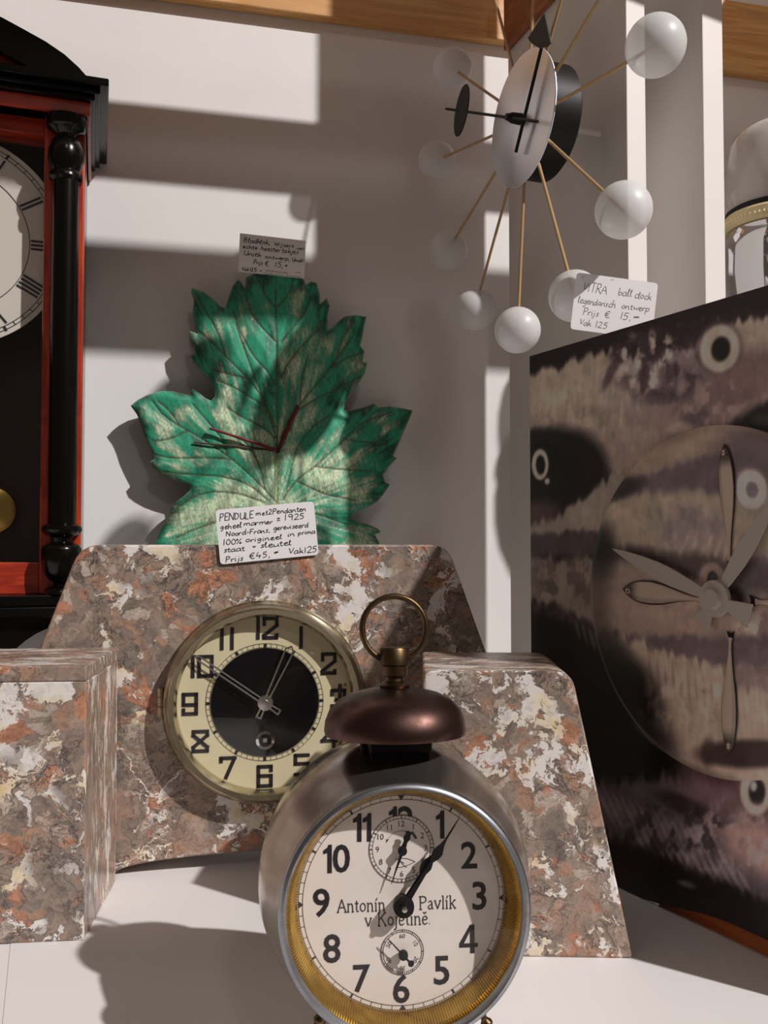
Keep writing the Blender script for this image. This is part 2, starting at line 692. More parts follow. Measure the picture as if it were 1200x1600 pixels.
# ---- hand-drawn stroke alphabets (numbers are tenths of the capital height)
HAND = {
 'a': '5.5;4,5 2,5.4 .3,3.5 .3,1 2,0 4,2.5|4.2,5.2 4,1 5.2,0', 'b': '5;.8,10 .5,5 .5,0 3,0 4.5,2 3.5,4.6 .6,3',
 'c': '4.5;4,4.6 2,5.3 .3,3 1,.4 2.5,0 4.2,1', 'd': '5.5;4,4.5 2,5.2 .3,3 1,0 3,.5 4.2,3|4.8,10 4.2,3 4.3,.5 5.4,0',
 'e': '4.8;.4,2.5 3.8,3.4 3.2,5.2 1.5,5 .3,2.5 1.4,0 3,0 4.6,1.2', 'g': '5.5;4.2,4.8 2,5.2 .4,3 1.4,.5 3,1 4.3,4|4.4,5 4,-2 2.6,-4 .6,-3.2',
 'h': '5.5;1,10 .5,0|.6,2.5 2.5,5.2 4,4.4 4,1 5.2,0', 'i': '2.5;.8,5 .6,.8 1.6,0|1,7.3 1.2,8', 'j': '3;1.5,5 1,-2.5 -.6,-4 -1.2,-3|1.7,7.3 1.9,8',
 'k': '5;1,10 .5,0|4,5.2 .8,2.4 2.4,2.6 4.6,0', 'l': '3;.3,2 1.8,8 1.2,10 .6,7 .7,1 1.6,0 2.4,.4',
 'm': '8;.4,5 .5,0|.5,2.5 2,5.2 3.2,4.5 3.2,0|3.2,2.5 5,5.2 6.2,4.5 6.2,1 7.4,0', 'n': '5.6;.4,5 .5,0|.5,2.5 2.4,5.2 3.9,4.5 3.9,1 5.2,0',
 'o': '5;2.2,5.2 .4,3.6 .5,1 2.2,0 4,1.2 4.2,3.8 2.2,5.2', 'p': '5;.6,5.2 .2,-4|.5,3 2.4,5.4 4.2,4 3.8,1 2,0 .5,1',
 'r': '4;.4,5 .6,0|.6,2.6 1.8,5 3.6,4.8', 's': '4.2;3.6,4.8 2,5.4 1,4 3,2 2.6,.3 .3,.2', 't': '3.6;1.6,8.5 1.2,1 2.2,0 3.4,.6|.1,5.6 3.2,5.9',
 'u': '5.5;.5,5 .4,1 2,0 4,2|4.2,5 4.2,1 5.3,0', 'v': '4.6;.3,5 1.8,0 4.2,5.2', 'w': '6.8;.3,5 1.6,0 3.2,4 4.6,0 6.4,5.2', 'z': '4.6;.5,5 4,5 .4,0 4.2,0',
 'A': '6.5;0,0 3,10 6,0|1.2,3.6 5,3.6', 'B': '6.5;.8,10 .5,0|.6,9.6 3.6,10 5,8 3.4,5.6 .8,5.2|3.4,5.4 5.6,3 4,.2 .5,0',
 'D': '7;.8,10 .6,0|.3,10 4,9.6 6,5.5 4.4,1 .4,0', 'E': '6;5,10 .8,9.8|.8,9.8 .6,0|.6,0 5,.2|.7,5.2 4,5.2', 'F': '5.8;5.4,10 .8,9.8|.8,9.8 .6,0|.7,5.2 4,5.4',
 'I': '2.8;1.2,8 1,0|1.2,10 1.3,10.6', 'L': '5.5;.8,10 .5,.1|.5,.1 4.8,0', 'N': '7;.5,0 .8,10|.8,10 5.6,0|5.6,0 6,10', 'P': '6;.9,10 .5,-.5|.4,9.4 3.6,10.2 5,8 3.6,5.2 .7,4.8',
 'R': '6.5;.9,10 .5,0|.4,9.6 3.6,10.2 5,8 3.4,5.4 .7,5|2,5 5.6,0', 'T': '6;0,10 5.8,10|3,10 2.8,0', 'U': '6.8;.6,10 .6,2.4 2.2,0 4.4,.4 5.8,3 5.9,10|5.9,3 6.2,0',
 'V': '6;.2,9.6 1.4,9 2.2,0 5.6,10', 'W': '9;.3,10 2,0|2,0 4.2,7.5|4.2,7.5 6,0|6,0 8.4,10', '0': '5.6;2.6,10 .6,7 .6,3 2.4,0 4.6,2.6 4.8,7 2.6,10', '1': '3.4;1.6,10 1.4,0',
 '2': '5.8;.6,8 2.4,10.4 4.6,8.4 3.8,5 .4,.2 |.4,.2 5,.3', '4': '6;2.2,10 .4,3.6|.4,3.6 5,3.8|3.8,6 3.6,-.5', '5': '5.8;4.8,10 1.4,9.8|1.4,9.8 1,5.8|1,5.8 3.4,6.4 4.8,3.4 3,0 .4,.5',
 '9': '5.6;4.4,8.8 2.2,10.4 .4,7.6 2.2,5 4.4,7 4.6,9 4,0', ',': '2.4;1.4,1 .6,-1.8', '=': '6;.6,5 5,6|.4,3 4.8,4', '+': '6;.4,4 5,4|2.7,6.2 2.6,1.6',
 '±': '6;.4,5.5 5,5.5|2.7,8 2.6,3|.4,1 5,1', '%': '7.5;1.4,9.4 .2,8 1.2,6.6 2.6,8 1.4,9.4|6,10 .8,0|5,3.4 3.8,1.8 5,.2 6.4,1.6 5,3.4', '€': '6.4;5.6,9 3.4,10.4 1.2,7.6 1.2,2.4 3.4,-.4 5.6,1|.2,6.4 4.4,6.4|.2,4 4.2,4',
 '-': '4.5;.6,4 3.6,4.2', '"': '3;.6,10.5 .5,8.6|1.8,10.5 1.7,8.6', '!': '2.5;1.4,10 1,3|.9,.8 .9,.2', '.': '2;.6,.6 .6,.1', ' ': '3;', '_': '1.2;', 'ij': '1;',
}
ROMAN = {
 'A': '8;.6,0 3.8,10|3.8,10 7.2,0|1.8,3.6 5.8,3.6|-.2,0 1.6,0|6,0 8.2,0', 'P': '7;1.4,0 1.4,10|.4,10 4.4,10 6,8.8 6,6.4 4.4,5.2 1.4,5.2|.4,0 2.8,0',
 'K': '8;1.4,0 1.4,10|.4,0 2.6,0|.4,10 2.6,10|6.4,10 1.6,4.6|3.2,6.2 7,0|5.8,0 8,0|5.2,10 7.4,10', 'n': '6.2;1.2,0 1.2,6.4|.2,6.4 1.2,6.4|1.2,5 3,6.6 4.6,5.6 4.8,0|.4,0 2,0|4,0 5.8,0',
 't': '4;1.8,8.6 1.8,1 2.6,0 3.6,.6|.4,6.4 3.4,6.4', 'o': '6;2.9,6.6 .9,5 .9,1.6 2.9,-.1 4.9,1.6 4.9,5 2.9,6.6', 'í': '3.2;1.5,0 1.5,6.4|.5,6.4 1.5,6.4|.6,0 2.4,0|1.4,8 2.4,10',
 'a': '5.8;1,5.4 2.6,6.6 4,5.6 4,.8 5.2,0|4,3.8 1.6,3 .8,1.4 1.8,0 3,.2 4,1.4', 'v': '6;.6,6.4 2.9,0|2.9,0 5.2,6.4|0,6.4 1.6,6.4|4.2,6.4 5.8,6.4', 'l': '3;1.5,0 1.5,10|.5,10 1.5,10|.6,0 2.4,0',
 'k': '6.2;1.4,0 1.4,10|.4,10 1.4,10|.4,0 2.4,0|5,6.4 1.6,3|2.6,4 5.2,0|4.4,0 6,0|4,6.4 5.8,6.4', 'j': '3;1.6,6.4 1.6,-2 .8,-3.2 -.4,-2.8|.6,6.4 1.6,6.4|1.6,8.8 1.6,9.3',
 'e': '5.6;.9,3.6 4.8,3.6 4.4,5.6 2.9,6.6 1.2,5.4 .9,2.4 1.8,.4 3.2,0 4.8,1.2', 'ě': '5.6;.9,3.6 4.8,3.6 4.4,5.6 2.9,6.6 1.2,5.4 .9,2.4 1.8,.4 3.2,0 4.8,1.2|1.6,9.6 2.8,8.2|2.8,8.2 4,9.6', '.': '2.4;1,.2 1,.8', ' ': '4;',
}


def stroke_text(txt, x, z, size, width, y, font=HAND, slant=0.0, slope=0.0, fit=None, rng=None, smooth=2):
    """pen strokes of one line of writing; fit = line length"""
    k = size / 10.0
    strokes, cx = [], 0.0
    for ch in txt:
        g = font.get(ch, ' ;')
        adv, body = g.split(';')
        adv = float(adv) if adv.strip() else 3
        jx, jz, js = (0, 0, 1) if rng is None else (rng.uniform(-.3, .3), rng.uniform(-.5, .5), rng.uniform(.9, 1.1))
        for st in body.split('|'):
            pts = [tuple(float(q) for q in p.split(',')) for p in st.split()]
            if len(pts) < 2:
                continue
            strokes.append([(cx + a * js + jx, b * js + jz) for a, b in pts])
        cx += adv
    kx = k if fit is None else fit / cx
    P = []
    for st in strokes:
        q = [(x + (a * kx) + b * k * slant, z + b * k + slope * a * kx) for a, b in st]
        P.append(ribbon(smooth_path(q, smooth), width, y))
    return join(*P) if P else ([], [])


# ---- value noise for hand paint and print
def vnoise(x, y, seed=0):
    rs = np.random.RandomState(seed)
    g = rs.rand(256, 256)
    xi, yi = np.floor(x).astype(int), np.floor(y).astype(int)
    fx, fy = x - xi, y - yi
    fx = fx * fx * (3 - 2 * fx)
    fy = fy * fy * (3 - 2 * fy)
    a = g[xi % 256, yi % 256]
    b = g[(xi + 1) % 256, yi % 256]
    c = g[xi % 256, (yi + 1) % 256]
    d = g[(xi + 1) % 256, (yi + 1) % 256]
    return (a * (1 - fx) + b * fx) * (1 - fy) + (c * (1 - fx) + d * fx) * fy


def fbm(x, y, seed=0, oct=4):
    v, a, t = 0, 0.5, 0
    for k in range(oct):
        v = v + a * vnoise(x * 2 ** k, y * 2 ** k, seed + k)
        t += a
        a *= 0.5
    return v / t


def sstep(a, b, x):
    t = np.clip((x - a) / (b - a), 0, 1)
    return t * t * (3 - 2 * t)


def set_paint(o, rgb):
    me = o.data
    at = me.color_attributes.new('paint', 'FLOAT_COLOR', 'POINT')
    n = len(me.vertices)
    arr = np.ones((n, 4), np.float32)
    arr[:, :3] = rgb
    at.data.foreach_set('color', arr.ravel())


def srgb2lin(c):
    c = np.asarray(c, float) / 255.0
    return np.where(c <= 0.04045, c / 12.92, ((c + 0.055) / 1.055) ** 2.4)


# ------------------------------------------------------------------ the setting
S13, C13 = math.sin(WYAW), math.cos(WYAW)
WALL_D = 0.768
WALL_Y = WALL_D * C13
FW = Frame(0, WALL_D, 13.0)       # back wall plane

structure(link('wall_back', *box(-1.2, 1.4, WALL_Y, WALL_Y + 0.03, -0.05, 1.2), M_WALL))

# partition frame: turned 19.9 degrees from the view axis
PY = math.radians(19.9)
PN = np.array([math.cos(PY), math.sin(PY), 0])
PE = np.array([math.sin(PY), -math.cos(PY), 0])
HUB = np.array([0.09718, 0.59815, 0.28951])
PP0 = HUB + PN * 0.06


def sc_h(z):
    return EYE + 1.2 * (z - EYE)


def part_pt(along, off):
    q = PP0 + PE * along + PN * off
    return q[0], q[1]


def panel(name, a0, a1, o0, o1, z0, z1, mat):
    pts = [cw(*part_pt(a, o)) for a, o in ((a0, o0), (a1, o0), (a1, o1), (a0, o1))]
    V = [(p.x, p.y, z) for z in (z0, z1) for p in pts]
    F = [(0, 1, 2, 3), (4, 7, 6, 5), (0, 4, 5, 1), (1, 5, 6, 2), (2, 6, 7, 3), (3, 7, 4, 0)]
    return structure(link(name, V, F, mat, bevel=0.0006))


P_FRONT = float(np.dot(hit(985, 800, PP0, PN) - PP0, PE))
TH1 = 0.0154


def along_for(px, off):
    p0 = PP0 + PN * off
    return float(np.dot(hit(px, 800, p0, PN) - p0, PE))


panel('wall_right', -0.1374, P_FRONT, 0, TH1, 0.0, 1.10, M_PANEL)
# side panel of the neighbouring unit, a hand's width to the right, with a filler closing the slot between them
P2O = TH1 + 0.0437
panel('wall_right_outer', -0.060, P_FRONT + 0.0053, P2O, P2O + 0.0175, 0.0, 1.10, M_PANEL)
panel('wall_right_filler', -0.058, -0.046, TH1, P2O, 0.0, 1.10, M_PANEL)
panel('shade_panel_far_right', -0.1374, 0.20, 0.30, 0.316, 0.0, 0.80, M_PANEL)  # unseen panel, added to shade the next compartment and its lamp

# the shelf board, in two lengths with a joint near the left edge of the view
j0 = cw(*[(lambda d: (d[0] * EYE / -d[2], d[1] * EYE / -d[2]))(ray(16, 1480))][0])
j1 = cw(*[(lambda d: (d[0] * EYE / -d[2], d[1] * EYE / -d[2]))(ray(4, 1600))][0])
jd = (j1 - j0) / (j1.y - j0.y)


def jx(y):
    return j0.x + jd.x * (y - j0.y)


def slab(name, x00, x01, x10, x11, y0, y1, z0, z1, mat):
    V = [(x00, y0, z0), (x01, y0, z0), (x11, y1, z0), (x10, y1, z0), (x00, y0, z1), (x01, y0, z1), (x11, y1, z1), (x10, y1, z1)]
    F = [(0, 3, 2, 1), (4, 5, 6, 7), (0, 1, 5, 4), (1, 2, 6, 5), (2, 3, 7, 6), (3, 0, 4, 7)]
    return structure(link(name, V, F, mat))


YF = 0.10
slab('floor', jx(YF) - 0.0, 1.3, jx(WALL_Y), 1.3, YF, WALL_Y, -0.022, 0.0, M_SHELF)
slab('floor_left', -1.1, jx(YF), -1.1, jx(WALL_Y), YF, WALL_Y, -0.022, -0.0003, M_SHELF)

# pine frame: rail on the wall, rails across the front, cleat along the partition
structure(link('trim_1', *box(-1.2, 1.4, WALL_Y - 0.011, WALL_Y, sc_h(0.549) + 0.0145, sc_h(0.607) + 0.0145), M_PINE, bevel=0.001))
structure(link('trim_2', *box(-1.2, 1.4, 0.4416, 0.459, sc_h(0.549) + 0.028, sc_h(0.607) + 0.028), M_PINE, bevel=0.001))
structure(link('trim_3', *box(-1.2, 1.4, 0.5736, 0.588, sc_h(0.562) + 0.016, sc_h(0.604) + 0.016), M_PINE, bevel=0.001))
panel('trim_4', -0.1356, P_FRONT - 0.005, -0.005, -0.0002, sc_h(0.5355), sc_h(0.600), M_PINE_SHADED)
# screw head in the partition below the cleat
q = hit(812, 79, PP0, PN)


# ------------------------------------------------------------------ marble mantel clock
def bezel_ring(r_in, r_out, depth, y0):
    return [(r_in, y0 - depth * 0.55), (r_in + (r_out - r_in) * 0.2, y0 - depth * 0.9), (r_in + (r_out - r_in) * 0.5, y0 - depth),
            (r_in + (r_out - r_in) * 0.8, y0 - depth * 0.8), (r_out, y0 - depth * 0.35), (r_out, y0)]


FM = Frame(-0.0655, 0.5173 + 0.158 * -0.0655, 9.0)
mc = thing('mantel_clock', 'breccia marble mantel clock with sloping sides and round cream and black dial', 'clock', FM)
a = 0.1045
hs = 0.10
wb = a + 0.365 * (0.183 - hs)
arch = [(0.085 * math.cos(math.pi * k / 24), 0.0095 * math.sin(math.pi * k / 24) ** 0.8) for k in range(25)]
poly = [(-wb, 0), (-wb, hs), (-a, 0.183), (a, 0.183), (wb, hs), (wb, 0)] + arch
poly = rounded(poly, {2: 0.011, 3: 0.011}, (2, 3))
link('marble_body', *prism(poly, 0.0, 0.052), M_MARBLE, mc, bevel=0.0012).pass_index = 3

dx, dz = FM.at(414, 1095)


def dial_at(parts, cx, cz):
    return xf(parts, Matrix.Translation((cx, 0, cz)))


RB = 0.0562
bz = lathe([(RB - 0.0075, -0.004), (RB - 0.0075, -0.0095), (RB - 0.006, -0.0125), (RB - 0.0035, -0.0130), (RB - 0.001, -0.0105), (RB, -0.007), (RB, -0.004), (RB + 0.001, -0.003), (RB + 0.001, 0.0)], 96, 'Y', 0, (dx, 0, dz))
link('bezel', *bz, M_BEZEL, mc, True, sharp=50)
dl = link('dial', *disc(RB - 0.007, -0.0035, 96, 'Y', (dx, 0, dz)), M_CREAMDIAL, mc)
RD = 0.0303
link('black_centre', *disc(RD, -0.0038, 72, 'Y', (dx, 0, dz)), M_BLACKDIAL, dl)
# minute track
trk = [ring_flat(RD + 0.0003, RD + 0.00055, -0.0038, 120, (dx, dz)), ring_flat(RD + 0.0025, RD + 0.00275, -0.0038, 120, (dx, dz))]
for k in range(60):
    trk.append(tick(RD + 0.0004, RD + 0.0026, math.radians(6 * k), 0.0016 if k % 5 == 0 else 0.00022, -0.0038, (dx, dz)))
link('minute_track', *join(*trk), M_PRINT, dl)
DECO = {
 '1': [[(2, 0), (2, 10)]], '2': [[(0, 7), (0, 10), (6.5, 10), (6.5, 6.3), (0, 1.2), (0, 0), (6.5, 0), (6.5, 1.2)]],
 '3': [[(0, 8), (0, 10), (6.5, 10), (6.5, 0), (0, 0), (0, 2)], [(2.2, 5), (6.5, 5)]], '4': [[(6, 0), (6, 10), (0, 3), (7.5, 3)]],
 '5': [[(6.5, 10), (0, 10), (0, 5.6), (6.5, 5.6), (6.5, 0), (0, 0)]], '6': [[(6.5, 8), (6.5, 10), (0, 10), (0, 0), (6.5, 0), (6.5, 5.2), (0, 5.2)]],
 '7': [[(0, 8.4), (0, 10), (7, 10), (2.6, 0)]], '8': [[(0, 10), (7, 10), (7, 8), (0, 2), (0, 0), (7, 0), (7, 2), (0, 8), (0, 10)]],
 '9': [[(6.5, 4.6), (0, 4.6), (0, 10), (6.5, 10), (6.5, 0), (0, 0), (0, 2)]], '0': [[(0, 0), (0, 10), (6.5, 10), (6.5, 0), (0, 0)]],
}
num = []
for k in range(1, 13):
    an = math.radians(30 * k)
    cx, cz = dx + 0.0416 * math.sin(an), dz + 0.0416 * math.cos(an)
    s = str(k)
    adv = [5.2 if c == '1' else 9.0 for c in s]
    wid = sum(adv) - (0.0 if s[-1] == '1' else 2.5)
    k10 = 0.00108
    x = -wid / 2
    for c, ad in zip(s, adv):
        for st in DECO[c]:
            num.append(seg_quads([(cx + (x + p[0]) * k10, cz + (p[1] - 5) * k10) for p in st], 0.0020, -0.0039))
        x += ad
num.append(text_part('A', 0.0022, -0.0039, (dx + 0.0455, dz + 0.0085)))
num.append(seg_quads([(dx + 0.0425, dz - 0.002), (dx + 0.0425, dz + 0.008)], 0.0022, -0.00395))
link('numerals', *join(*num), M_PRINT, dl)


def frame_hand(L, w0, w1, tail, y, bar):
    """open, outlined baton hand pointing +Z"""
    P = [seg_quads([(-w0, 0.004), (-w1, L * 0.93), (0, L), (w1, L * 0.93), (w0, 0.004)], bar, 0)]
    P.append(seg_quads([(-w0 * 0.9, -0.003), (-w0 * 1.2, -tail), (w0 * 1.2, -tail), (w0 * 0.9, -0.003)], bar, 0))
    v, f = join(*P)
    n = len(v)
    V = [(p[0], y - 0.0004, p[2]) for p in v] + [(p[0], y, p[2]) for p in v]
    F = list(f) + [tuple(i + n for i in q[::-1]) for q in f]
    for q in f:
        for i in range(4):
            F.append((q[i], q[(i + 1) % 4], q[(i + 1) % 4] + n, q[i] + n))
    return V, F


def turned(part, deg, cx, cz):
    return xf(part, Matrix.Translation((cx, 0, cz)) @ Matrix.Rotation(math.radians(deg), 4, 'Y'))


hh = link('hour_hand', *turned(frame_hand(0.0345, 0.0011, 0.0024, 0.009, -0.0062, 0.0009), 25, dx, dz), M_STEEL, mc)
mh = link('minute_hand', *turned(frame_hand(0.0478, 0.0011, 0.0011, 0.0095, -0.0072, 0.0009), -55, dx, dz), M_STEEL, mc)
hb = lathe([(0, -0.0092), (0.0018, -0.009), (0.0020, -0.0080), (0.0042, -0.0078), (0.0045, -0.0055), (0.003, -0.0036)], 32, 'Y', 0, (dx, 0, dz))
link('hand_boss', *hb, M_STEEL, mc, True)
wx, wz = FM.at(414, 1154)
wa = link('winding_hole', *lathe([(0.0052, -0.0038), (0.0052, -0.0048), (0.0036, -0.0050), (0.0034, -0.0040)], 40, 'Y', 0, (wx, 0, wz)), M_CHROME, mc, True)
link('winding_square', *box(wx - 0.0011, wx + 0.0011, -0.0048, -0.0036, wz - 0.0011, wz + 0.0011), M_STEEL, wa)
link('glass', *lathe([(0, -0.0120), (0.015, -0.0119), (0.03, -0.0114), (0.042, -0.0106), (RB - 0.0070, -0.0094)], 72, 'Y', 0, (dx, 0, dz)), M_GLASS, mc, True)
hg = [lathe([(0, -0.006 + i * 0.0052), (0.0016, -0.006 + i * 0.0052), (0.0016, -0.0012 + i * 0.0052), (0, -0.0012 + i * 0.0052)], 12, 'Z', 0, (dx - RB - 0.0018, -0.0030, dz)) for i in range(3)]
link('hinge', *join(*hg), M_BEZEL, mc, True)

# ------------------------------------------------------------------ the two marble side pieces
HP = 0.1268
FL = Frame(-0.1392, 0.4158, 5.5)
pl = thing('marble_side_piece', 'breccia marble garniture block with straight edge facing the clock, at the left frame edge', 'marble block', FL, 'marble side pieces')
FR = Frame(0.1105, 0.398, -2.0)
pr = thing('marble_side_piece', 'breccia marble garniture block with sloping outer edge, in front of the fish clock', 'marble block', FR, 'marble side pieces')
TOPW = 0.0685
BOTW = 0.0925
ts = 0.0072
pol = [(0, 0), (0, HP - ts), (-TOPW - ts * 0.2, HP - ts), (-BOTW, 0)]
link('marble_body', *prism(pol, 0, 0.072), M_MARBLE, pl, bevel=0.0008).pass_index = 7
pol = rounded([(0, HP - ts), (0, HP), (-TOPW, HP), (-TOPW - ts * 0.2, HP - ts)], {2: 0.005}, (2,))
link('top_slab', *prism(pol, -0.0002, 0.0722), M_MARBLE, pl, bevel=0.0008).pass_index = 8
sl = FR.at(662, 1045)[0]
tr = FR.at(888, 1045)[0]
pol = rounded([(sl, 0), (sl, HP), (tr + 0.0015, HP), (0, 0)], {2: 0.008, 3: 0.002}, (2, 3))
link('marble_body', *prism(pol, 0, 0.066), M_MARBLE, pr, bevel=0.0010).pass_index = 12

# ------------------------------------------------------------------ price cards
def card(name, label, F, corners, lines, ink, width, y, thick=0.0004, seed=1, crad=0.0022, extra=None):
    """corners in plane coordinates TL, TR, BR, BL ; lines = (text, u0, v, size, fit)"""
    t = thing(name, label, 'price card', F, 'handwritten price cards')
    TL, TR, BR, BL = [Vector(c) for c in corners]
    ex = ((TR - TL) + (BR - BL)) / 2
    ez = ((TL - BL) + (TR - BR)) / 2
    W, H = ex.length, ez.length
    ang = math.atan2(ex.y, ex.x)
    c0 = (TL + TR + BR + BL) / 4
    pol = rounded([(-W / 2, -H / 2), (-W / 2, H / 2), (W / 2, H / 2), (W / 2, -H / 2)], crad, (0, 1, 2, 3), 4)
    M = Matrix.Translation((c0.x, y, c0.y)) @ Matrix.Rotation(-ang, 4, 'Y')
    c = link('paper', *xf(prism(pol, -thick, 0), M), M_CARD, t)
    rng = random.Random(seed)
    P = []
    for txt, u, v, size, fit in lines:
        P.append(stroke_text(txt, (u - 0.5) * W, (0.5 - v) * H, size * H, width, -thick - 0.00012, HAND, 0.12, 0.0, fit * W, rng))
    link('handwriting', *xf(join(*P), M), ink, c)
    if extra:
        P = []
        for txt, u, v, size, fit in extra:
            P.append(stroke_text(txt, (u - 0.5) * W, (0.5 - v) * H, size * H, width * 0.8, -thick - 0.00012, HAND, 0.1, 0.0, fit * W, rng))
        link('faint_stamp', *xf(join(*P), M), M_FAINT, c)
    return t


FC1 = Frame(FM.o[0] - FM.y[0] * 0.0012, FM.o[1] - FM.y[1] * 0.0012, 9.0)
cn = [FC1.at(*q) for q in ((338, 798), (491, 782), (497, 868), (343, 881))]
card('price_card', 'white card with six lines of black ink at the top edge of the marble clock', FC1, cn, [
    ('PENDULE', .03, .21, .125, .35), ('met2Pendanten', .40, .17, .095, .52), ('geheel', .03, .36, .10, .22), ('marmer', .27, .34, .09, .30),
    ('±', .60, .31, .09, .05), ('1925', .68, .31, .11, .22), ('Noord-Frans,', .08, .50, .095, .45), ('gereviseerd', .56, .47, .09, .36),
    ('100%', .04, .66, .10, .20), ('origineel', .27, .64, .095, .38), ('in', .70, .61, .09, .08), ('prima', .81, .60, .09, .18), ('staat', .04, .79, .095, .22),
    ('+', .33, .77, .08, .05), ('sleutel', .41, .77, .10, .33), ('Prijs', .05, .97, .105, .19), ('€45,', .29, .95, .11, .22), ('=', .54, .92, .10, .06), ('Vak125', .69, .94, .11, .30)],
    M_INK, 0.00043, 0.0, seed=5)

FLF = Frame(0.0, 0.748, 13.0)      # plane of the painted leaf
cn = [FLF.at(*q, y=-0.0062) for q in ((375, 364), (478, 377), (475, 435), (372, 425))]
card('price_card', 'white card with five lines of bold ink at the tip of the green leaf', FLF, cn, [
    ('Bladklok,', .06, .22, .13, .40), ('Wijzers', .52, .22, .10, .30), ('van', .86, .25, .08, .12), ('echte', .05, .38, .11, .22), ('heester', .32, .38, .12, .30),
    ('takjes', .64, .38, .13, .26), ('Uniek', .07, .56, .13, .27), ('ontwerp,', .39, .58, .11, .38), ('Uniek!', .80, .58, .10, .18), ('Prijs', .22, .76, .12, .14),
    ('€', .39, .77, .12, .06), ('15,', .54, .78, .14, .13), ('=', .69, .76, .10, .05), ('Vak125', .05, .96, .09, .22), ('+', .32, .95, .08, .04)],
    M_INK, 0.00055, -0.0062, seed=9, crad=0.0008, extra=[('nnunnununn', .41, .92, .08, .34), ('nn', .86, .88, .05, .08), ('nunnunnu', .38, .99, .05, .30), ('nuunun', .72, .99, .07, .24)])

# ------------------------------------------------------------------ painted leaf clock on the wall
lf = thing('leaf_clock', 'hand-painted green vine-leaf clock with twig hands on the white wall', 'clock', FLF)
LEAF = [(492, 222), (487, 262), (475, 240), (460, 227), (440, 255), (425, 300), (413, 336), (395, 331), (365, 300), (330, 275), (288, 262), (285, 275), (296, 305), (291, 350), (297, 385), (310, 436),
        (295, 428), (277, 424), (282, 460), (297, 487), (300, 508), (281, 513), (290, 538), (320, 570), (350, 605), (372, 640), (375, 668), (360, 686), (340, 677), (315, 657), (290, 641), (282, 650),
        (286, 667), (255, 660), (215, 650), (170, 650), (120, 664), (85, 682), (58, 704), (80, 735), (95, 770), (105, 805), (125, 850), (145, 890), (147, 905), (131, 913), (140, 935), (165, 955), (200, 975),
        (240, 990), (277, 1000), (281, 1022), (262, 1040), (235, 1060), (212, 1082), (202, 1108), (222, 1106), (198, 1128), (175, 1160), (160, 1190), (148, 1222), (150, 1270), (230, 1330), (330, 1360), (470, 1350), (560, 1290), (610, 1240),
        (660, 1290), (760, 1345), (900, 1340), (1000, 1270), (990, 1215), (975, 1188), (997, 1180), (985, 1165), (950, 1150), (910, 1140), (888, 1120), (900, 1105), (940, 1090), (985, 1065), (1006, 1040), (1032, 1000), (1014, 992), (1005, 965), (1030, 930),
        (1058, 902), (1044, 893), (1060, 855), (1085, 800), (1105, 755), (1117, 722), (1080, 714), (1030, 707), (988, 711), (972, 696), (940, 708), (910, 716), (880, 723), (859, 722), (862, 695), (885, 660), (915, 620), (938, 580), (947, 543), (929, 540),
        (936, 500), (920, 480), (930, 440), (936, 400), (943, 370), (900, 364), (860, 370), (835, 390), (815, 412), (799, 420), (797, 370), (806, 330), (793, 300), (781, 313), (769, 322), (768, 285), (756, 243), (735, 238), (716, 250), (705, 225), (660, 200), (600, 188), (540, 198)]
LEAF = [(180 + x / 2.4, 340 + y / 2.4) for x, y in LEAF]
# refine the outline a little so it is not made of long straight edges
Lp = []
for i, p in enumerate(LEAF):
    q = LEAF[(i + 1) % len(LEAF)]
    Lp += [p, ((p[0] + q[0]) / 2, (p[1] + q[1]) / 2)]
Lpoly = [FLF.at(*p, y=-0.004) for p in Lp]
VEINS = [[(604, 1240), (604, 1060), (606, 900), (606, 760), (603, 500), (598, 225)], [(605, 1070), (540, 1000), (430, 900), (300, 815), (185, 750), (140, 690)], [(600, 790), (560, 690), (500, 610), (410, 520), (330, 440), (300, 420)],
         [(607, 640), (570, 580), (520, 530), (470, 440), (440, 350)], [(605, 830), (560, 700), (520, 600), (480, 490), (450, 400)], [(600, 830), (560, 790), (480, 755), (420, 715)], [(620, 830), (650, 760), (690, 700), (760, 620), (840, 520), (900, 430)],
         [(680, 725), (760, 675), (850, 635), (905, 600)], [(620, 600), (650, 540), (720, 460), (775, 405)], [(600, 470), (560, 430), (510, 370), (490, 300)], [(620, 470), (660, 420), (710, 360), (735, 300)], [(625, 1060), (680, 980), (750, 935), (860, 830), (930, 760), (1040, 730)],
         [(750, 935), (830, 945), (960, 950)], [(640, 1030), (670, 880), (730, 790), (800, 745)], [(570, 1060), (500, 1000), (400, 970), (290, 965), (180, 955)], [(560, 1070), (450, 1030), (320, 1030), (230, 1090)], [(450, 910), (340, 900), (220, 905), (150, 890)],
         [(420, 890), (400, 830), (340, 760), (290, 700)], [(270, 800), (210, 830), (140, 840)], [(240, 780), (200, 720), (160, 690)], [(560, 1020), (545, 940), (510, 870), (470, 830)], [(410, 520), (380, 420), (330, 340), (300, 280)], [(500, 610), (430, 590), (360, 570)],
         [(830, 530), (850, 450), (900, 390)], [(810, 560), (880, 520), (930, 505)], [(860, 830), (920, 840), (1020, 850)], [(600, 340), (560, 300), (540, 240)], [(605, 340), (650, 290), (670, 230)], [(680, 990), (780, 1040), (900, 1060)], [(610, 1100), (720, 1100), (860, 1150)],
         [(540, 700), (450, 640), (380, 610)], [(690, 700), (700, 590), (720, 520)], [(590, 1110), (480, 1120), (340, 1150), (230, 1200)]]
vs = [[FLF.at(180 + x / 2.4, 340 + y / 2.4, y=-0.004) for x, y in smooth_path(v, 2)] for v in VEINS]
bb = np.array(Lpoly)
STEP = 0.0010
gx, gz = np.meshgrid(np.arange(bb[:, 0].min(), bb[:, 0].max(), STEP), np.arange(bb[:, 1].min(), bb[:, 1].max(), STEP))
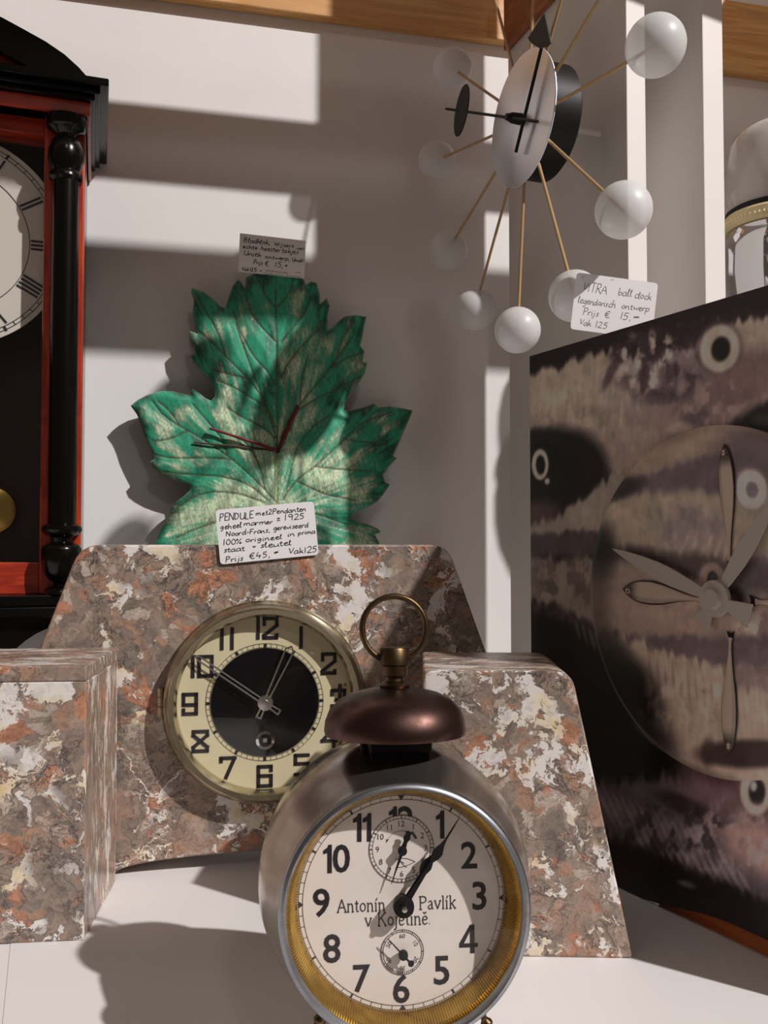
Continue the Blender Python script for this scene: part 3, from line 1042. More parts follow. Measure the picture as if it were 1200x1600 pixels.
gx = gx.ravel() + np.random.RandomState(3).uniform(-.2, .2, gx.size) * STEP
gz = gz.ravel() + np.random.RandomState(4).uniform(-.2, .2, gz.size) * STEP


def inside(px, pz, poly):
    ins = np.zeros(px.shape, bool)
    n = len(poly)
    for i in range(n):
        x0, z0 = poly[i]
        x1, z1 = poly[(i + 1) % n]
        if z0 == z1:
            continue
        c = ((z0 > pz) != (z1 > pz)) & (px < (x1 - x0) * (pz - z0) / (z1 - z0) + x0)
        ins ^= c
    return ins


def seg_dist(px, pz, path, closed=False):
    d = np.full(px.shape, 9.0)
    n = len(path)
    for i in range(n if closed else n - 1):
        ax, az = path[i]
        bx, bz_ = path[(i + 1) % n]
        ux, uz = bx - ax, bz_ - az
        l2 = ux * ux + uz * uz + 1e-12
        t = np.clip(((px - ax) * ux + (pz - az) * uz) / l2, 0, 1)
        d = np.minimum(d, np.hypot(px - ax - t * ux, pz - az - t * uz))
    return d


ok = inside(gx, gz, Lpoly)
gx, gz = gx[ok], gz[ok]
de = seg_dist(gx, gz, Lpoly, True)
ok = de > STEP * 0.55
gx, gz, de = gx[ok], gz[ok], de[ok]
nb = len(Lpoly)
pts2 = [Vector(p) for p in Lpoly] + [Vector((x, z)) for x, z in zip(gx, gz)]
res = geometry.delaunay_2d_cdt(pts2, [], [list(range(nb))], 1, 1e-7)
ov = np.array([(v.x, v.y) for v in res[0]])
of = [tuple(f) for f in res[2]]
X, Z = ov[:, 0], ov[:, 1]
dE = seg_dist(X, Z, Lpoly, True)
dV = np.full(X.shape, 9.0)
for i, v in enumerate(vs):
    w = 1.0 if i else 0.75
    dV = np.minimum(dV, seg_dist(X, Z, v) / w)
hx, hz = FLF.at(433, 705, y=-0.005)
lx, lz = FLF.at(428, 800, y=-0.005)
RX, RZ = X - lx, Z - lz
ang = np.arctan2(RX, RZ)
rad = np.hypot(RX, RZ)
relief = -0.0006 * np.exp(-(dV / 0.0008) ** 2) + 0.0012 * sstep(0, 0.012, dV) * sstep(0, 0.006, dE) - 0.0018 * np.exp(-dE / 0.0015)
relief += 0.003 * np.cos(RX / 0.05) * sstep(0, 0.02, dE)
YF_ = -0.0045 - relief
nV = len(X)
V3 = [(float(x), float(y), float(z)) for x, y, z in zip(X, YF_, Z)]
F3 = list(of)
# back and rim of the plate
bi = len(V3)
V3 += [(p[0], 0.002, p[1]) for p in Lpoly]
F3.append(tuple(range(bi, bi + nb)))
for k in range(nb):
    j = (k + 1) % nb
    F3.append((k, j, bi + j, bi + k))
plate = link('leaf_plate', V3, F3, painted('leaf_paint', 0.55, 0.0), lf, True)
wx_ = X + 0.006 * (fbm(X * 120, Z * 120, 41, 3) - 0.5)
wz_ = Z + 0.006 * (fbm(X * 120 + 9, Z * 120, 42, 3) - 0.5)
strk = fbm(ang * 34 + 3, rad * 34, 11, 4)                 # strokes fanning out from the stalk
fine_ = fbm(ang * 150, rad * 70, 15, 3)
hair = fbm((X + 0.25 * Z) * 1500, (Z - 0.25 * X) * 160, 12, 3)
blot = fbm(wx_ * 45, wz_ * 45, 13, 5)
blot2 = fbm(wx_ * 110 + 5, wz_ * 80, 14, 4)
inter = sstep(0.001, 0.007, dV)
pv = 0.40 * blot + 0.30 * strk + 0.18 * blot2 + 0.12 * fine_ + 0.10 * (1 - np.clip(rad / 0.16, 0, 1)) + 0.03 * inter - 0.15 * np.exp(-dE / 0.009) - 0.02
pale = sstep(0.455, 0.67, pv)
c_pale, c_mid, c_deep = srgb2lin((202, 218, 182)), srgb2lin((44, 154, 118)), srgb2lin((8, 80, 60))
deep = sstep(0.44, 0.64, blot2 * 0.45 + 0.35 * strk + 0.2 * fine_ + 0.10 * np.exp(-dE / 0.008))
rgb = c_mid[None] * (1 - deep[:, None]) + c_deep[None] * deep[:, None]
pale = np.clip(pale * (0.35 + 1.15 * hair) * 0.95, 0, 1)
rgb = rgb * (1 - pale[:, None]) + c_pale[None] * pale[:, None]
rgb *= (0.62 + 0.76 * hair)[:, None]
vein = np.exp(-(dV / 0.00068) ** 2)[:, None] * 0.92
rgb = rgb * (1 - vein) + srgb2lin((74, 62, 32))[None] * vein
mid = np.exp(-(seg_dist(X, Z, vs[0]) / 0.0006) ** 2)[:, None] * sstep(hz + 0.002, hz - 0.004, Z)[:, None]
rgb = rgb * (1 - mid) + srgb2lin((178, 166, 104))[None] * mid
rim_highlight = np.exp(-dE / 0.0007)[:, None] * 0.45  # painted highlight: a pale line along the leaf's edge
rgb = rgb * (1 - rim_highlight) + srgb2lin((170, 190, 160))[None] * rim_highlight
full = np.zeros((len(plate.data.vertices), 3))
full[:nV] = rgb
full[nV:] = srgb2lin((40, 90, 66))
set_paint(plate, full)
link('movement_box', *box(hx - 0.022, hx + 0.022, 0.002, WALL_Y - FLF.o[1] * C13 - 0.0002, hz - 0.022, hz + 0.022), M_MATBLACK, lf, bevel=0.002)
link('hand_pin', *lathe([(0, -0.0125), (0.0016, -0.0122), (0.002, -0.010), (0.0015, -0.004)], 16, 'Y', 0, (hx, 0, hz)), M_MATBLACK, lf, True)


def twig(name, px1, y, r0, r1, mat, seed, bend=0.0006):
    q = FLF.at(*px1, y=y)
    rng = random.Random(seed)
    pts, rr = [], []
    for k in range(9):
        t = k / 8
        pts.append((hx + (q[0] - hx) * t + rng.uniform(-bend, bend) * (0 < k < 8), y + rng.uniform(-.0002, .0002), hz + (q[1] - hz) * t + rng.uniform(-bend, bend) * (0 < k < 8)))
        rr.append((r0 + (r1 - r0) * t) * rng.uniform(.88, 1.12))
    return link(name, *tube(pts, 0, 7, False, rr), mat, lf, True)


twig('hour_hand', (466, 634), -0.0095, 0.0019, 0.0016, M_TWIG, 2)
twig('minute_hand', (327, 669), -0.0112, 0.0014, 0.0010, M_TWIG, 3, 0.0003)
twig('second_hand', (302, 691), -0.0080, 0.0010, 0.0008, M_TWIG2, 4, 0.0002)


# ------------------------------------------------------------------ old alarm clock in front
FA = Frame(0.0062, 0.310, 5.0)
ac = thing('alarm_clock', 'old round nickel alarm clock with brown bell, ring handle and white dial', 'clock', FA)
ZC = 0.0605
MA = Matrix.Translation((0, 0, ZC)) @ Matrix.Rotation(math.radians(-4.0), 4, 'X')


def A(part):
    return xf(part, MA)


U = 0.0362 / 160.0                # metres per photo pixel on the dial
body_prof = [(0.0412, -0.0095), (0.0418, -0.006), (0.0436, 0.000), (0.0466, 0.008), (0.0492, 0.016), (0.0506, 0.024), (0.0508, 0.032), (0.0504, 0.040), (0.0498, 0.044), (0.0502, 0.046), (0.0492, 0.048), (0.044, 0.050), (0, 0.050)]
body = link('case', *A(lathe(body_prof, 128, 'Y')), M_NICKEL, ac, True, sharp=60)
rim = [(0.0396, -0.0100), (0.0398, -0.0122), (0.0406, -0.0134), (0.0416, -0.0132), (0.0424, -0.0118), (0.0424, -0.0100), (0.0416, -0.0088)]
link('bezel_rim', *A(lathe(rim, 128, 'Y')), M_NICKEL_RIM, ac, True, sharp=60)
# gilt fluted inner ring
NR = 260
V, F = [], []
for k in range(NR * 2):
    an = math.pi * k / NR
    d = 0.00016 if k % 2 else -0.00016
    for r, y in ((0.0360 + d, 0.0003), (0.0366 + d, -0.003), (0.0384 + d, -0.0085), (0.0397, -0.0102)):
        V.append((r * math.cos(an), y, r * math.sin(an)))
for k in range(NR * 2):
    j = (k + 1) % (NR * 2)
    for i in range(3):
        F.append((4 * k + i, 4 * j + i, 4 * j + i + 1, 4 * k + i + 1))
link('gilt_ring', *A((V, F)), M_GOLD, ac)
dial = link('dial', *A(disc(0.0364, 0.0, 128)), M_WHITEDIAL, ac)
yl = -0.00015
P = [ring_flat(151 * U, 151.8 * U, yl), ring_flat(157.5 * U, 158.3 * U, yl)]
for k in range(60):
    an = math.radians(6 * k)
    if k % 15 == 0:
        s, c = math.sin(an), math.cos(an)
        P.append(([(157 * U * s - 5 * U * c, yl, 157 * U * c + 5 * U * s), (157 * U * s + 5 * U * c, yl, 157 * U * c - 5 * U * s), (150 * U * s, yl, 150 * U * c)], [(0, 1, 2)]))
    else:
        P.append(tick(151 * U, 158 * U, an, (3.0 if k % 5 == 0 else 0.7) * U, yl))
link('minute_track', *A(join(*P)), M_FINE, dial)
P = []
NUMPOS = {12: (0, 121, 40), 1: (61, 112, 42), 2: (105, 65, 40), 3: (120, 4, 42), 4: (102, -59, 42), 5: (60, -103, 42), 6: (-2, -127, 42), 7: (-62, -110, 40), 8: (-107, -65, 42), 9: (-123, 2, 42), 10: (-100, 66, 42), 11: (-60, 111, 42)}
SUB = (0, 78)


def dial_number(txt, size, pos):
    """grotesque figures; the 1 (with flag) and the open 4 are drawn, the others set in the built-in face"""
    w = {c: (0.36 if c == '1' else 0.62) * size for c in txt}
    x = -sum(w[c] for c in txt) / 2
    out = []
    for c in txt:
        m = x + w[c] / 2
        t = 0.165 * size
        if c == '1':
            out.append(([(m - 0.02 * size, yl, -size / 2), (m + t - 0.02 * size, yl, -size / 2), (m + t - 0.02 * size, yl, size / 2), (m + 0.02 * size, yl, size / 2), (m - 0.02 * size, yl, 0.40 * size), (m - 0.17 * size, yl, 0.30 * size), (m - 0.17 * size, yl, 0.17 * size), (m - 0.02 * size, yl, 0.21 * size)], [(0, 1, 2, 3, 4, 7), (4, 5, 6, 7)]))
        elif c == '4':
            h = size / 2
            out.append(([(m + 0.06 * size, yl, -h), (m + 0.06 * size + t, yl, -h), (m + 0.06 * size + t, yl, h), (m + 0.06 * size, yl, h)], [(0, 1, 2, 3)]))
            out.append(([(m - 0.34 * size, yl, -0.29 * size), (m + 0.34 * size, yl, -0.29 * size), (m + 0.34 * size, yl, -0.15 * size), (m - 0.34 * size, yl, -0.15 * size)], [(0, 1, 2, 3)]))
            out.append(([(m - 0.34 * size, yl, -0.15 * size), (m - 0.17 * size, yl, -0.15 * size), (m + 0.10 * size, yl, 0.34 * size), (m + 0.07 * size, yl, h)], [(0, 1, 2, 3)]))
        else:
            out.append(text_part(c, size, yl, (m, 0), 0, 0.016, 0.98))
        x += w[c]
    v, f = join(*out)
    return [(q[0] + pos[0], q[1], q[2] + pos[1]) for q in v], f


for k, (nx, nz, ns) in NUMPOS.items():
    P.append(dial_number(str(k), ns * U, (nx * U, nz * U)))
# the 12 and the 6 disappear under the small dials: keep only the parts outside the circles
cutv = []
v, f = join(*P)
keep = []
for q in f:
    cx = sum(v[i][0] for i in q) / len(q) / U
    cz = sum(v[i][2] for i in q) / len(q) / U
    keep.append(q)
link('numerals', *A((v, keep)), M_PRINT, dial)
P = [stroke_text('Antonín', -99 * U, -13 * U, 19 * U, 1.7 * U, yl, ROMAN, 0, 0, 74 * U, None, 1), stroke_text('Pavlík', 26 * U, -13 * U, 19 * U, 1.7 * U, yl, ROMAN, 0, 0, 58 * U, None, 1),
     stroke_text('v Kojetíně.', -57 * U, -35 * U, 19 * U, 1.7 * U, yl, ROMAN, 0, 0, 102 * U, None, 1)]
link('maker_name', *A(join(*P)), M_FINE, dial)


def subdial(name, cx, cz, R, nums, nt, size, wide):
    sd = link(name, *A(disc(R * U, -0.0002, 64, 'Y', (cx * U, 0, cz * U))), M_WHITEDIAL, dial)
    y = -0.00032
    P = [ring_flat((R - wide) * U, (R - wide + 0.7) * U, y, 72, (cx * U, cz * U)), ring_flat((R - 0.8) * U, R * U, y, 72, (cx * U, cz * U))]
    for k in range(nt):
        P.append(tick((R - wide) * U, R * U, 2 * math.pi * k / nt, (1.6 if (k % (nt // 12) == 0) else 0.6) * U, y, (cx * U, cz * U)))
    for an, tx in nums:
        r = R - wide - size * 0.85
        up = 0.0 if R > 40 else math.radians(an)
        P.append(text_part(tx, size * U, y, ((cx + r * math.sin(math.radians(an))) * U, (cz + r * math.cos(math.radians(an))) * U), up))
    link('fine_print', *A(join(*P)), M_FINE, sd)
    return sd


sd1 = subdial('alarm_dial', 0, 78, 50, [(30 * k, str(k)) for k in range(1, 13)], 48, 8.5, 5.5)
sd2 = subdial('seconds_dial', 0, -74, 33, [(60 * k, str(10 * k)) for k in range(1, 7)], 60, 6.5, 4)
eye = [[(-10, 62), (0, 64), (10, 63), (21, 58)], [(-10, 50), (4, 51), (21, 58)], [(-8, 53), (-2, 60), (4, 56)], [(-2, 60), (2, 54), (8, 50)]]
arc = [(-22 + 0, 90), (-18, 97), (-10, 103), (0, 105), (8, 104)]
P = [ribbon([(x * U, z * U) for x, z in smooth_path(e, 2)], 0.8 * U, -0.00033) for e in eye] + [ribbon([(x * U, z * U) for x, z in smooth_path(arc, 2)], 0.5 * U, -0.00033)]
P += [([(-22 * U - 0.0003, -0.00033, 93 * U), (-22 * U + 0.0005, -0.00033, 92 * U), (-24 * U, -0.00033, 87 * U)], [(0, 1, 2)]), seg_quads([(17 * U, 101 * U), (22 * U, 94 * U)], 3.6 * U, -0.00033)]
link('small_emblem', *A(join(*P)), M_FINE, sd1)


def solid_hand(poly, y, t=0.0003):
    return prism([(x * U, z * U) for x, z in poly], y - t, y)


def sym(half):
    return [(w, z) for w, z in half] + [(-w, z) for w, z in half[::-1]]


mpoly = sym([(4, 8), (2.6, 55), (2.2, 78), (6.5, 86), (8, 94), (5.5, 101), (3.5, 106), (1.6, 116), (0.9, 140), (0.4, 153)])
hpoly = sym([(5, 8), (3.2, 45), (3, 52), (7, 58), (9, 66), (7, 74), (3.5, 80), (1.5, 88), (0.5, 96)])


def place(part, deg, cx=0, cz=0):
    return A(turned(part, deg, cx * U, cz * U))


link('hour_hand', *place(solid_hand(hpoly, -0.0040), 32.5), M_MATBLACK, ac)
link('minute_hand', *place(solid_hand(mpoly, -0.0058), 34.0), M_MATBLACK, ac)
link('hand_boss', *A(lathe([(0, -0.0085), (6 * U, -0.0083), (7 * U, -0.0070), (15.5 * U, -0.0066), (16 * U, -0.0046), (13 * U, -0.0040), (12 * U, -0.0002)], 40, 'Y')), M_MATBLACK, ac, True)
link('hand_pin', *A(lathe([(0, -0.0092), (4 * U, -0.0090), (4.5 * U, -0.0078)], 20, 'Y')), M_STEEL, ac, True)
apoly = sym([(4, 4), (3, 14), (5.5, 20), (4, 25), (5, 29), (1, 31)])
needle = [(2.4, -4), (1.2, -30), (0.4, -51), (-0.4, -51), (-1.2, -30), (-2.4, -4)]
ah = link('alarm_hand', *place(join(solid_hand(apoly, -0.0030), solid_hand(needle, -0.0030), lathe([(0, -0.0040), (7 * U, -0.0036), (7 * U, -0.0026), (0.0005, -0.0002)], 24, 'Y')), 20, 0, 78), M_MATBLACK, ac)
spoly = [(1.2, 3), (0.6, 34), (-0.6, 34), (-1.2, 3)]
sblob = [(3 * math.cos(t) * 1.6, -17 + 4.6 * math.sin(t)) for t in np.linspace(0, 2 * math.pi, 14, endpoint=False)]
stail = [(1.5, -4), (1.5, -14), (-1.5, -14), (-1.5, -4)]
link('seconds_hand', *place(join(solid_hand(spoly, -0.0030), solid_hand(sblob, -0.0030), solid_hand(stail, -0.0030), lathe([(0, -0.0042), (7 * U, -0.0038), (7.5 * U, -0.0024), (0.0005, -0.0002)], 24, 'Y')), -43, 0, -74), M_MATBLACK, ac)
link('glass', *A(lathe([(0, -0.0108), (0.02, -0.0106), (0.032, -0.0103), (0.0397, -0.0100)], 72, 'Y')), M_GLASS, ac, True)
# bell, post, hammer, ring
BY = 0.020
bell = [(0.0262, 0.0), (0.0266, 0.0016), (0.0262, 0.0050), (0.0246, 0.0090), (0.0212, 0.0126), (0.0165, 0.0150), (0.010, 0.0166), (0.0040, 0.0172), (0, 0.0172), (0, 0.0160), (0.010, 0.0152), (0.020, 0.0118), (0.0246, 0.005), (0.0254, 0.0004), (0.0262, 0.0)]
ZB = 0.0540
link('bell', *A(lathe(bell, 96, 'Z', 0, (0, BY, ZB))), M_BELL, ac, True, sharp=60)
kn = [(0, -0.006), (0.003, -0.006), (0.003, 0.0168), (0.0055, 0.0170), (0.0058, 0.0180), (0.0036, 0.0196), (0.0034, 0.0210), (0.0048, 0.0216), (0.0050, 0.0250), (0.0056, 0.0256), (0.0056, 0.0312), (0.0050, 0.0320), (0, 0.0322)]
kn = [(r, t) for r, t in kn]
post = link('post', *A(lathe(kn, 40, 'Z', 0, (0, BY, ZB))), M_OLDBRASS, ac, True, sharp=40)
link('ring_handle', *A(torus(0.0122, 0.00115, 72, 12, 'Y', (0.0, BY, ZB + 0.0268 + 0.0122))), M_OLDBRASS, ac, True)
link('hammer', *A(join(tube([(-0.012, BY - 0.002, 0.048), (-0.0125, BY - 0.004, ZB + 0.001)], 0.0011, 8), tube([(-0.018, BY - 0.004, ZB - 0.0008), (-0.008, BY - 0.004, ZB - 0.0002)], 0.0016, 8))), M_MATBLACK, ac, True)
link('bell_bracket', *A(box(-0.010, 0.013, BY - 0.008, BY + 0.008, 0.0475, ZB - 0.0004)), M_MATBLACK, ac, bevel=0.001)
# three feet: two turned ones in front, one behind
for sx, yy, name in ((-1, 0.006, 'foot'), (1, 0.006, 'foot')):
    p0 = MA @ Vector((sx * 0.0262, yy, -0.0365))
    p1 = Vector((sx * 0.0375, yy - 0.002, 0.0016))
    pts, rr = [], []
    for k in range(33):
        t = k / 32
        pts.append(tuple(p0.lerp(p1, t)))
        rr.append(0.0017 + 0.0006 * math.cos(t * 2 * math.pi * 5.5))
    link(name, *tube(pts, 0, 14, False, rr), M_OLDBRASS, ac, True, sharp=0)
link('foot', *tube([tuple(MA @ Vector((0, 0.038, -0.0495))), (0, 0.043, 0.0018)], 0.0018, 10), M_OLDBRASS, ac, True)

# ------------------------------------------------------------------ ball clock on the partition
def plane_local(px, py, off=0.0):
    h = hit(px, py, HUB + PN * off, PN) - HUB
    return float(np.dot(h, PE)), float(h[2])


# local frame: X = towards the front of the partition, Y = into the partition, Z = up
bloc = cw(HUB[0], HUB[1], 0)
bx_ = cw(PE[0], PE[1]) 
by_ = cw(PN[0], PN[1])
brot = math.atan2(bx_.y, bx_.x)
bk = thing('ball_clock', 'round metal clock with twelve frosted white balls on rods, on the side panel', 'clock', loc=bloc, rotz=brot)
HZ = HUB[2] + EYE
BALLS = [(0.1183, -0.0201), (0.0933, -0.0855), (0.0504, -0.1150), (-0.0104, -0.1189), (-0.0668, -0.0927), (-0.1088, -0.0415), (-0.1277, 0.0291), (-0.1010, 0.0820)]
for an in (112, 82, 51, 20):
    BALLS.append((0.124 * math.cos(math.radians(an)), 0.124 * math.sin(math.radians(an))))
BALLS = [(1.2 * x, 1.2 * z) for x, z in BALLS]
M_BALL, nt, b = new_mat('frosted_ball')
b.inputs['Base Color'].default_value = (0.86, 0.85, 0.85, 1)
b.inputs['Roughness'].default_value = 0.38
b.inputs['Alpha'].default_value = 0.68
b.inputs['Subsurface Weight'].default_value = 0.0
BR = 0.0160
bs = lathe([(0, -BR)] + [(BR * math.cos(t), BR * math.sin(t)) for t in np.linspace(-math.pi / 2, math.pi / 2, 22)[1:-1]] + [(0, BR)], 40, 'Z')
for i, (x, z) in enumerate(BALLS):
    L = math.hypot(x, z)
    t0 = 0.036 / L
    rod = link('rod', *tube([(x * t0, 0.001, HZ + z * t0), (x, 0.0, HZ + z)], 0.0011, 8), M_ROD, bk, True)
    ball = link('ball', *xf(bs, Matrix.Translation((x, 0, HZ + z)) @ Matrix.Rotation(math.atan2(x, z), 4, 'Y')), M_BALL, rod, True)
M_BRUSH, nt, b = new_mat('spun_steel')
b.inputs['Base Color'].default_value = (0.78, 0.80, 0.85, 1)
b.inputs['Metallic'].default_value = 0.9
b.inputs['Roughness'].default_value = 0.36
b.inputs['Anisotropic'].default_value = 0.85
tg = nt.nodes.new('ShaderNodeTangent')
tg.direction_type = 'RADIAL'
tg.axis = 'Y'
nt.links.new(tg.outputs[0], b.inputs['Tangent'])
dr = 0.0446
fd = link('face_disc', *lathe([(0, -0.0042), (dr * 0.6, -0.0038), (dr - 0.0003, -0.0030), (dr, -0.0026), (dr, -0.0020), (0, -0.0020)], 96, 'Y', 0, (0, 0, 0)), M_BRUSH, bk, True, sharp=40)
for v in fd.data.vertices:
    pass
fd.location = (0, 0, HZ)
link('case', *lathe([(0, -0.0018), (0.036, -0.0018), (0.0382, 0.000), (0.0382, 0.0205), (0.035, 0.023), (0.006, 0.024), (0, 0.024)], 64, 'Y', 0, (0, 0, HZ)), M_MATBLACK, bk, True)
link('hanger', *lathe([(0, 0.0238), (0.0022, 0.0238), (0.0022, 0.0598), (0, 0.0598)], 16, 'Y', 0, (0, 0, HZ)), M_PANEL, bk, True)
yo = -0.0085


def pl(px, py, off):
    x, z = plane_local(px, py, off)
    return x, z + HZ


m0, m1, m2 = pl(815, 187, yo), pl(846, 75, yo), pl(806, 238, yo)
tri = [pl(852, 21, yo), pl(862, 68, yo), pl(855, 74, yo), pl(843, 75, yo), pl(832, 68, yo), pl(826, 60, yo)]
link('minute_hand', *join(prism(tri, yo - 0.0008, yo), tube([(m2[0], yo, m2[1]), (m1[0], yo, m1[1])], 0.0012, 8)), M_MATBLACK, bk)
yo2 = -0.0115
h0, h1, h2 = pl(812, 187, yo2), pl(697, 170, yo2), pl(840, 190, yo2)
oc = pl(722, 173, yo2)
dxv = Vector((h1[0] - h0[0], h1[1] - h0[1])).normalized()
nv = Vector((-dxv.y, dxv.x))
ov_ = []
for t in np.linspace(0, 2 * math.pi, 40, endpoint=False):
    q = Vector(oc) + dxv * (0.0118 * math.cos(t)) + nv * (0.0186 * math.sin(t))
    ov_.append((q.x, q.y))
link('hour_hand', *join(prism(ov_, yo2 - 0.0008, yo2), tube([(h2[0], yo2, h2[1]), (h1[0], yo2, h1[1])], 0.0010, 8)), M_MATBLACK, bk)
link('hand_boss', *lathe([(0, -0.0150), (0.0022, -0.0148), (0.0026, -0.0125), (0.0036, -0.0105), (0.0040, -0.0030)], 20, 'Y', 0, (0, 0, HZ)), M_MATBLACK, bk, True)

# ------------------------------------------------------------------ regulator clock on the wall, left
FK = Frame(-0.1731 * 1.2, 0.606, 18.0)
wk = thing('wall_clock', 'dark red mahogany wall clock with black turned columns and arched top', 'clock', FK)


def ks(px, py=800, y=0.0):
    return FK.at(px, py, y)[0]


def kh(px, py, y=0.0):
    return FK.at(px, py, y)[1]


SC = ks(-76, 371)
DEP = 0.111


def mir(s):
    return 2 * SC - s


s62, s127 = ks(62), ks(127)
hB, hT = kh(97, 928), kh(97, 183)
case = link('case_back', *box(mir(s127) + 0.002, s127 - 0.002, 0.062, DEP - 0.0005, hB, hT), plain('dark_case_interior', lin((46, 26, 24)), 0.35), wk)
for s0, s1 in ((s62, s127), (mir(s127), mir(s62))):
    link('pilaster', *box(s0, s1, 0.0, 0.012, hB, hT), M_MAHOG, wk, bevel=0.0012)
    e0, e1_ = (s1 - 0.010, s1) if s0 > SC else (s0, s0 + 0.010)
    link('side_panel', *box(e0, e1_, 0.0122, DEP - 0.001, hB, hT), M_BLACK, wk)
link('bottom_rail', *box(mir(s62), s62, 0.006, 0.028, hB, kh(30, 879)), M_MAHOG_H, wk, bevel=0.0008)
link('top_rail', *box(mir(s62), s62, 0.006, 0.028, kh(30, 200), hT), M_MAHOG_H, wk, bevel=0.0008)
link('door_glass', *box(mir(s62), s62, 0.012, 0.0135, kh(30, 879), kh(30, 200)), M_GLASS, wk)
# columns (radius in photo pixels at that depth)
kpx = FK.o[1] / FOC
colp = [(30, 185), (30, 200), (26, 204), (15, 210), (14, 215), (22, 221), (27, 236), (27, 250), (24, 262), (21, 268), (25, 272), (25, 280), (20, 284), (20, 300), (20.5, 500), (21, 700), (21, 818), (29, 822), (30, 828), (27, 834), (16, 840), (15, 847), (27, 852), (29.5, 858), (29.5, 875), (27, 893), (20, 904), (12, 909), (11, 914), (20, 917), (24, 922), (25, 928)]
for cs in (ks(97), mir(ks(97))):
    prof = [(0, kh(97, 185))] + [(r * kpx, kh(97, y, -0.004)) for r, y in colp] + [(0, kh(97, 928))]
    link('column', *lathe(prof, 40, 'Z', 0, (cs, -0.0035, 0)), M_BLACK, wk, True, sharp=50)
# cornice: black frieze, red strip, stepped black moulding with returns along the side
ex = s127


def course(name, grow, y, h0, h1, mat):
    link(name, *box(mir(ex + grow), ex + grow, y, DEP - 0.001, h0, h1), mat, wk, bevel=0.0008)


hA = [kh(120, 185), kh(125, 182, -0.006), kh(130, 162, -0.006), kh(140, 150, -0.012), kh(150, 136, -0.018), kh(160, 121, -0.022)]
course('frieze', 0.001, -0.006, hA[0] - 0.001, hA[1], M_BLACK)
course('red_strip', 0.0032, -0.009, hA[1], hA[2], M_MAHOG_H)
course('moulding', 0.0060, -0.013, hA[2], hA[3], M_BLACK)
course('moulding', 0.0095, -0.017, hA[3], hA[4], M_BLACK)
course('cornice', 0.0150, -0.022, hA[4], hA[5], M_BLACK)
yo = -0.018
outer = [FK.at(x, y, yo) for x, y in ((138, 122), (123, 105), (101, 85), (72, 65), (36, 45), (3, 27))]
outer += [(SC + 0.012, kh(-40, 10, yo))]
inner = [FK.at(x, y, yo) for x, y in ((58, 112), (27, 94), (0, 79))] + [(SC + 0.004, kh(-50, 58, yo))]
bot = hA[5]
half = [(outer[0][0], bot)] + outer
pol = half + [(mir(x), z) for x, z in half[::-1]] + [(mir(inner[0][0]), bot)] + [(mir(x), z) for x, z in inner] + [(x, z) for x, z in inner[::-1]] + [(inner[0][0], bot)]
link('pediment', *prism(pol, yo, 0.012), M_BLACK, wk)
pol = [(inner[0][0] + 0.004, bot)] + [(x + 0.002, z + 0.002) for x, z in inner] + [(mir(x) - 0.002, z + 0.002) for x, z in inner[::-1]] + [(mir(inner[0][0]) - 0.004, bot)]
link('tympanum', *prism(pol, yo + 0.006, 0.008), M_MAHOG_H, wk)
fz = outer[-1][1]
link('finial', *lathe([(0.0, -0.006), (0.016, -0.006), (0.0155, 0.004), (0.008, 0.008), (0.010, 0.014), (0.0265, 0.022), (0.029, 0.032), (0.024, 0.042), (0.008, 0.05), (0, 0.062)], 32, 'Z', 0, (SC, -0.002, fz)), M_BLACK, wk, True)
# base
course('base_moulding', 0.0060, -0.012, kh(97, 945), hB, M_BLACK)
course('base_moulding', 0.0110, -0.018, kh(97, 962, -0.01), kh(97, 945), M_BLACK)
bt = kh(97, 962, -0.01)
lo = [FK.at(x, y, -0.008) for x, y in ((100, 974), (88, 977), (72, 983), (55, 991), (40, 1001), (28, 1011), (10, 1030), (-20, 1045))]
half = [(ex + 0.004, bt), (ex + 0.004, lo[0][1] + 0.001)] + lo
pol = half + [(mir(x), z) for x, z in half[::-1]]
link('apron', *prism(pol, -0.008, DEP - 0.001), M_BLACK, wk)
# dial
kd = FK.at(-76, 371, 0.02)
ksc = np.linalg.norm(FK.o + FK.y * 0.02 + FK.x * kd[0] + np.array([0, 0, kd[1]])) / FOC * 1.0
kdial = link('dial', *disc(146 * ksc, 0.020, 96, 'Y', (kd[0], 0, kd[1]), 0.0012), plain('silvered_dial', lin((206, 200, 190)), 0.4), wk)
P = [ring_flat(98 * ksc, 99 * ksc, 0.0197, 120, kd), ring_flat(133.5 * ksc, 134.5 * ksc, 0.0197, 120, kd), ring_flat(138.5 * ksc, 139.5 * ksc, 0.0197, 120, kd)]
ROM = {1: 'I', 2: 'II', 3: 'III', 4: 'IIII', 5: 'V', 6: 'VI', 7: 'VII', 8: 'VIII', 9: 'IX', 10: 'X', 11: 'XI', 12: 'XII'}
for k in range(60):
    P.append(tick(134 * ksc, (139 if k % 5 else 141) * ksc, math.radians(6 * k), (1.0 if k % 5 else 3.5) * ksc, 0.0196, kd))
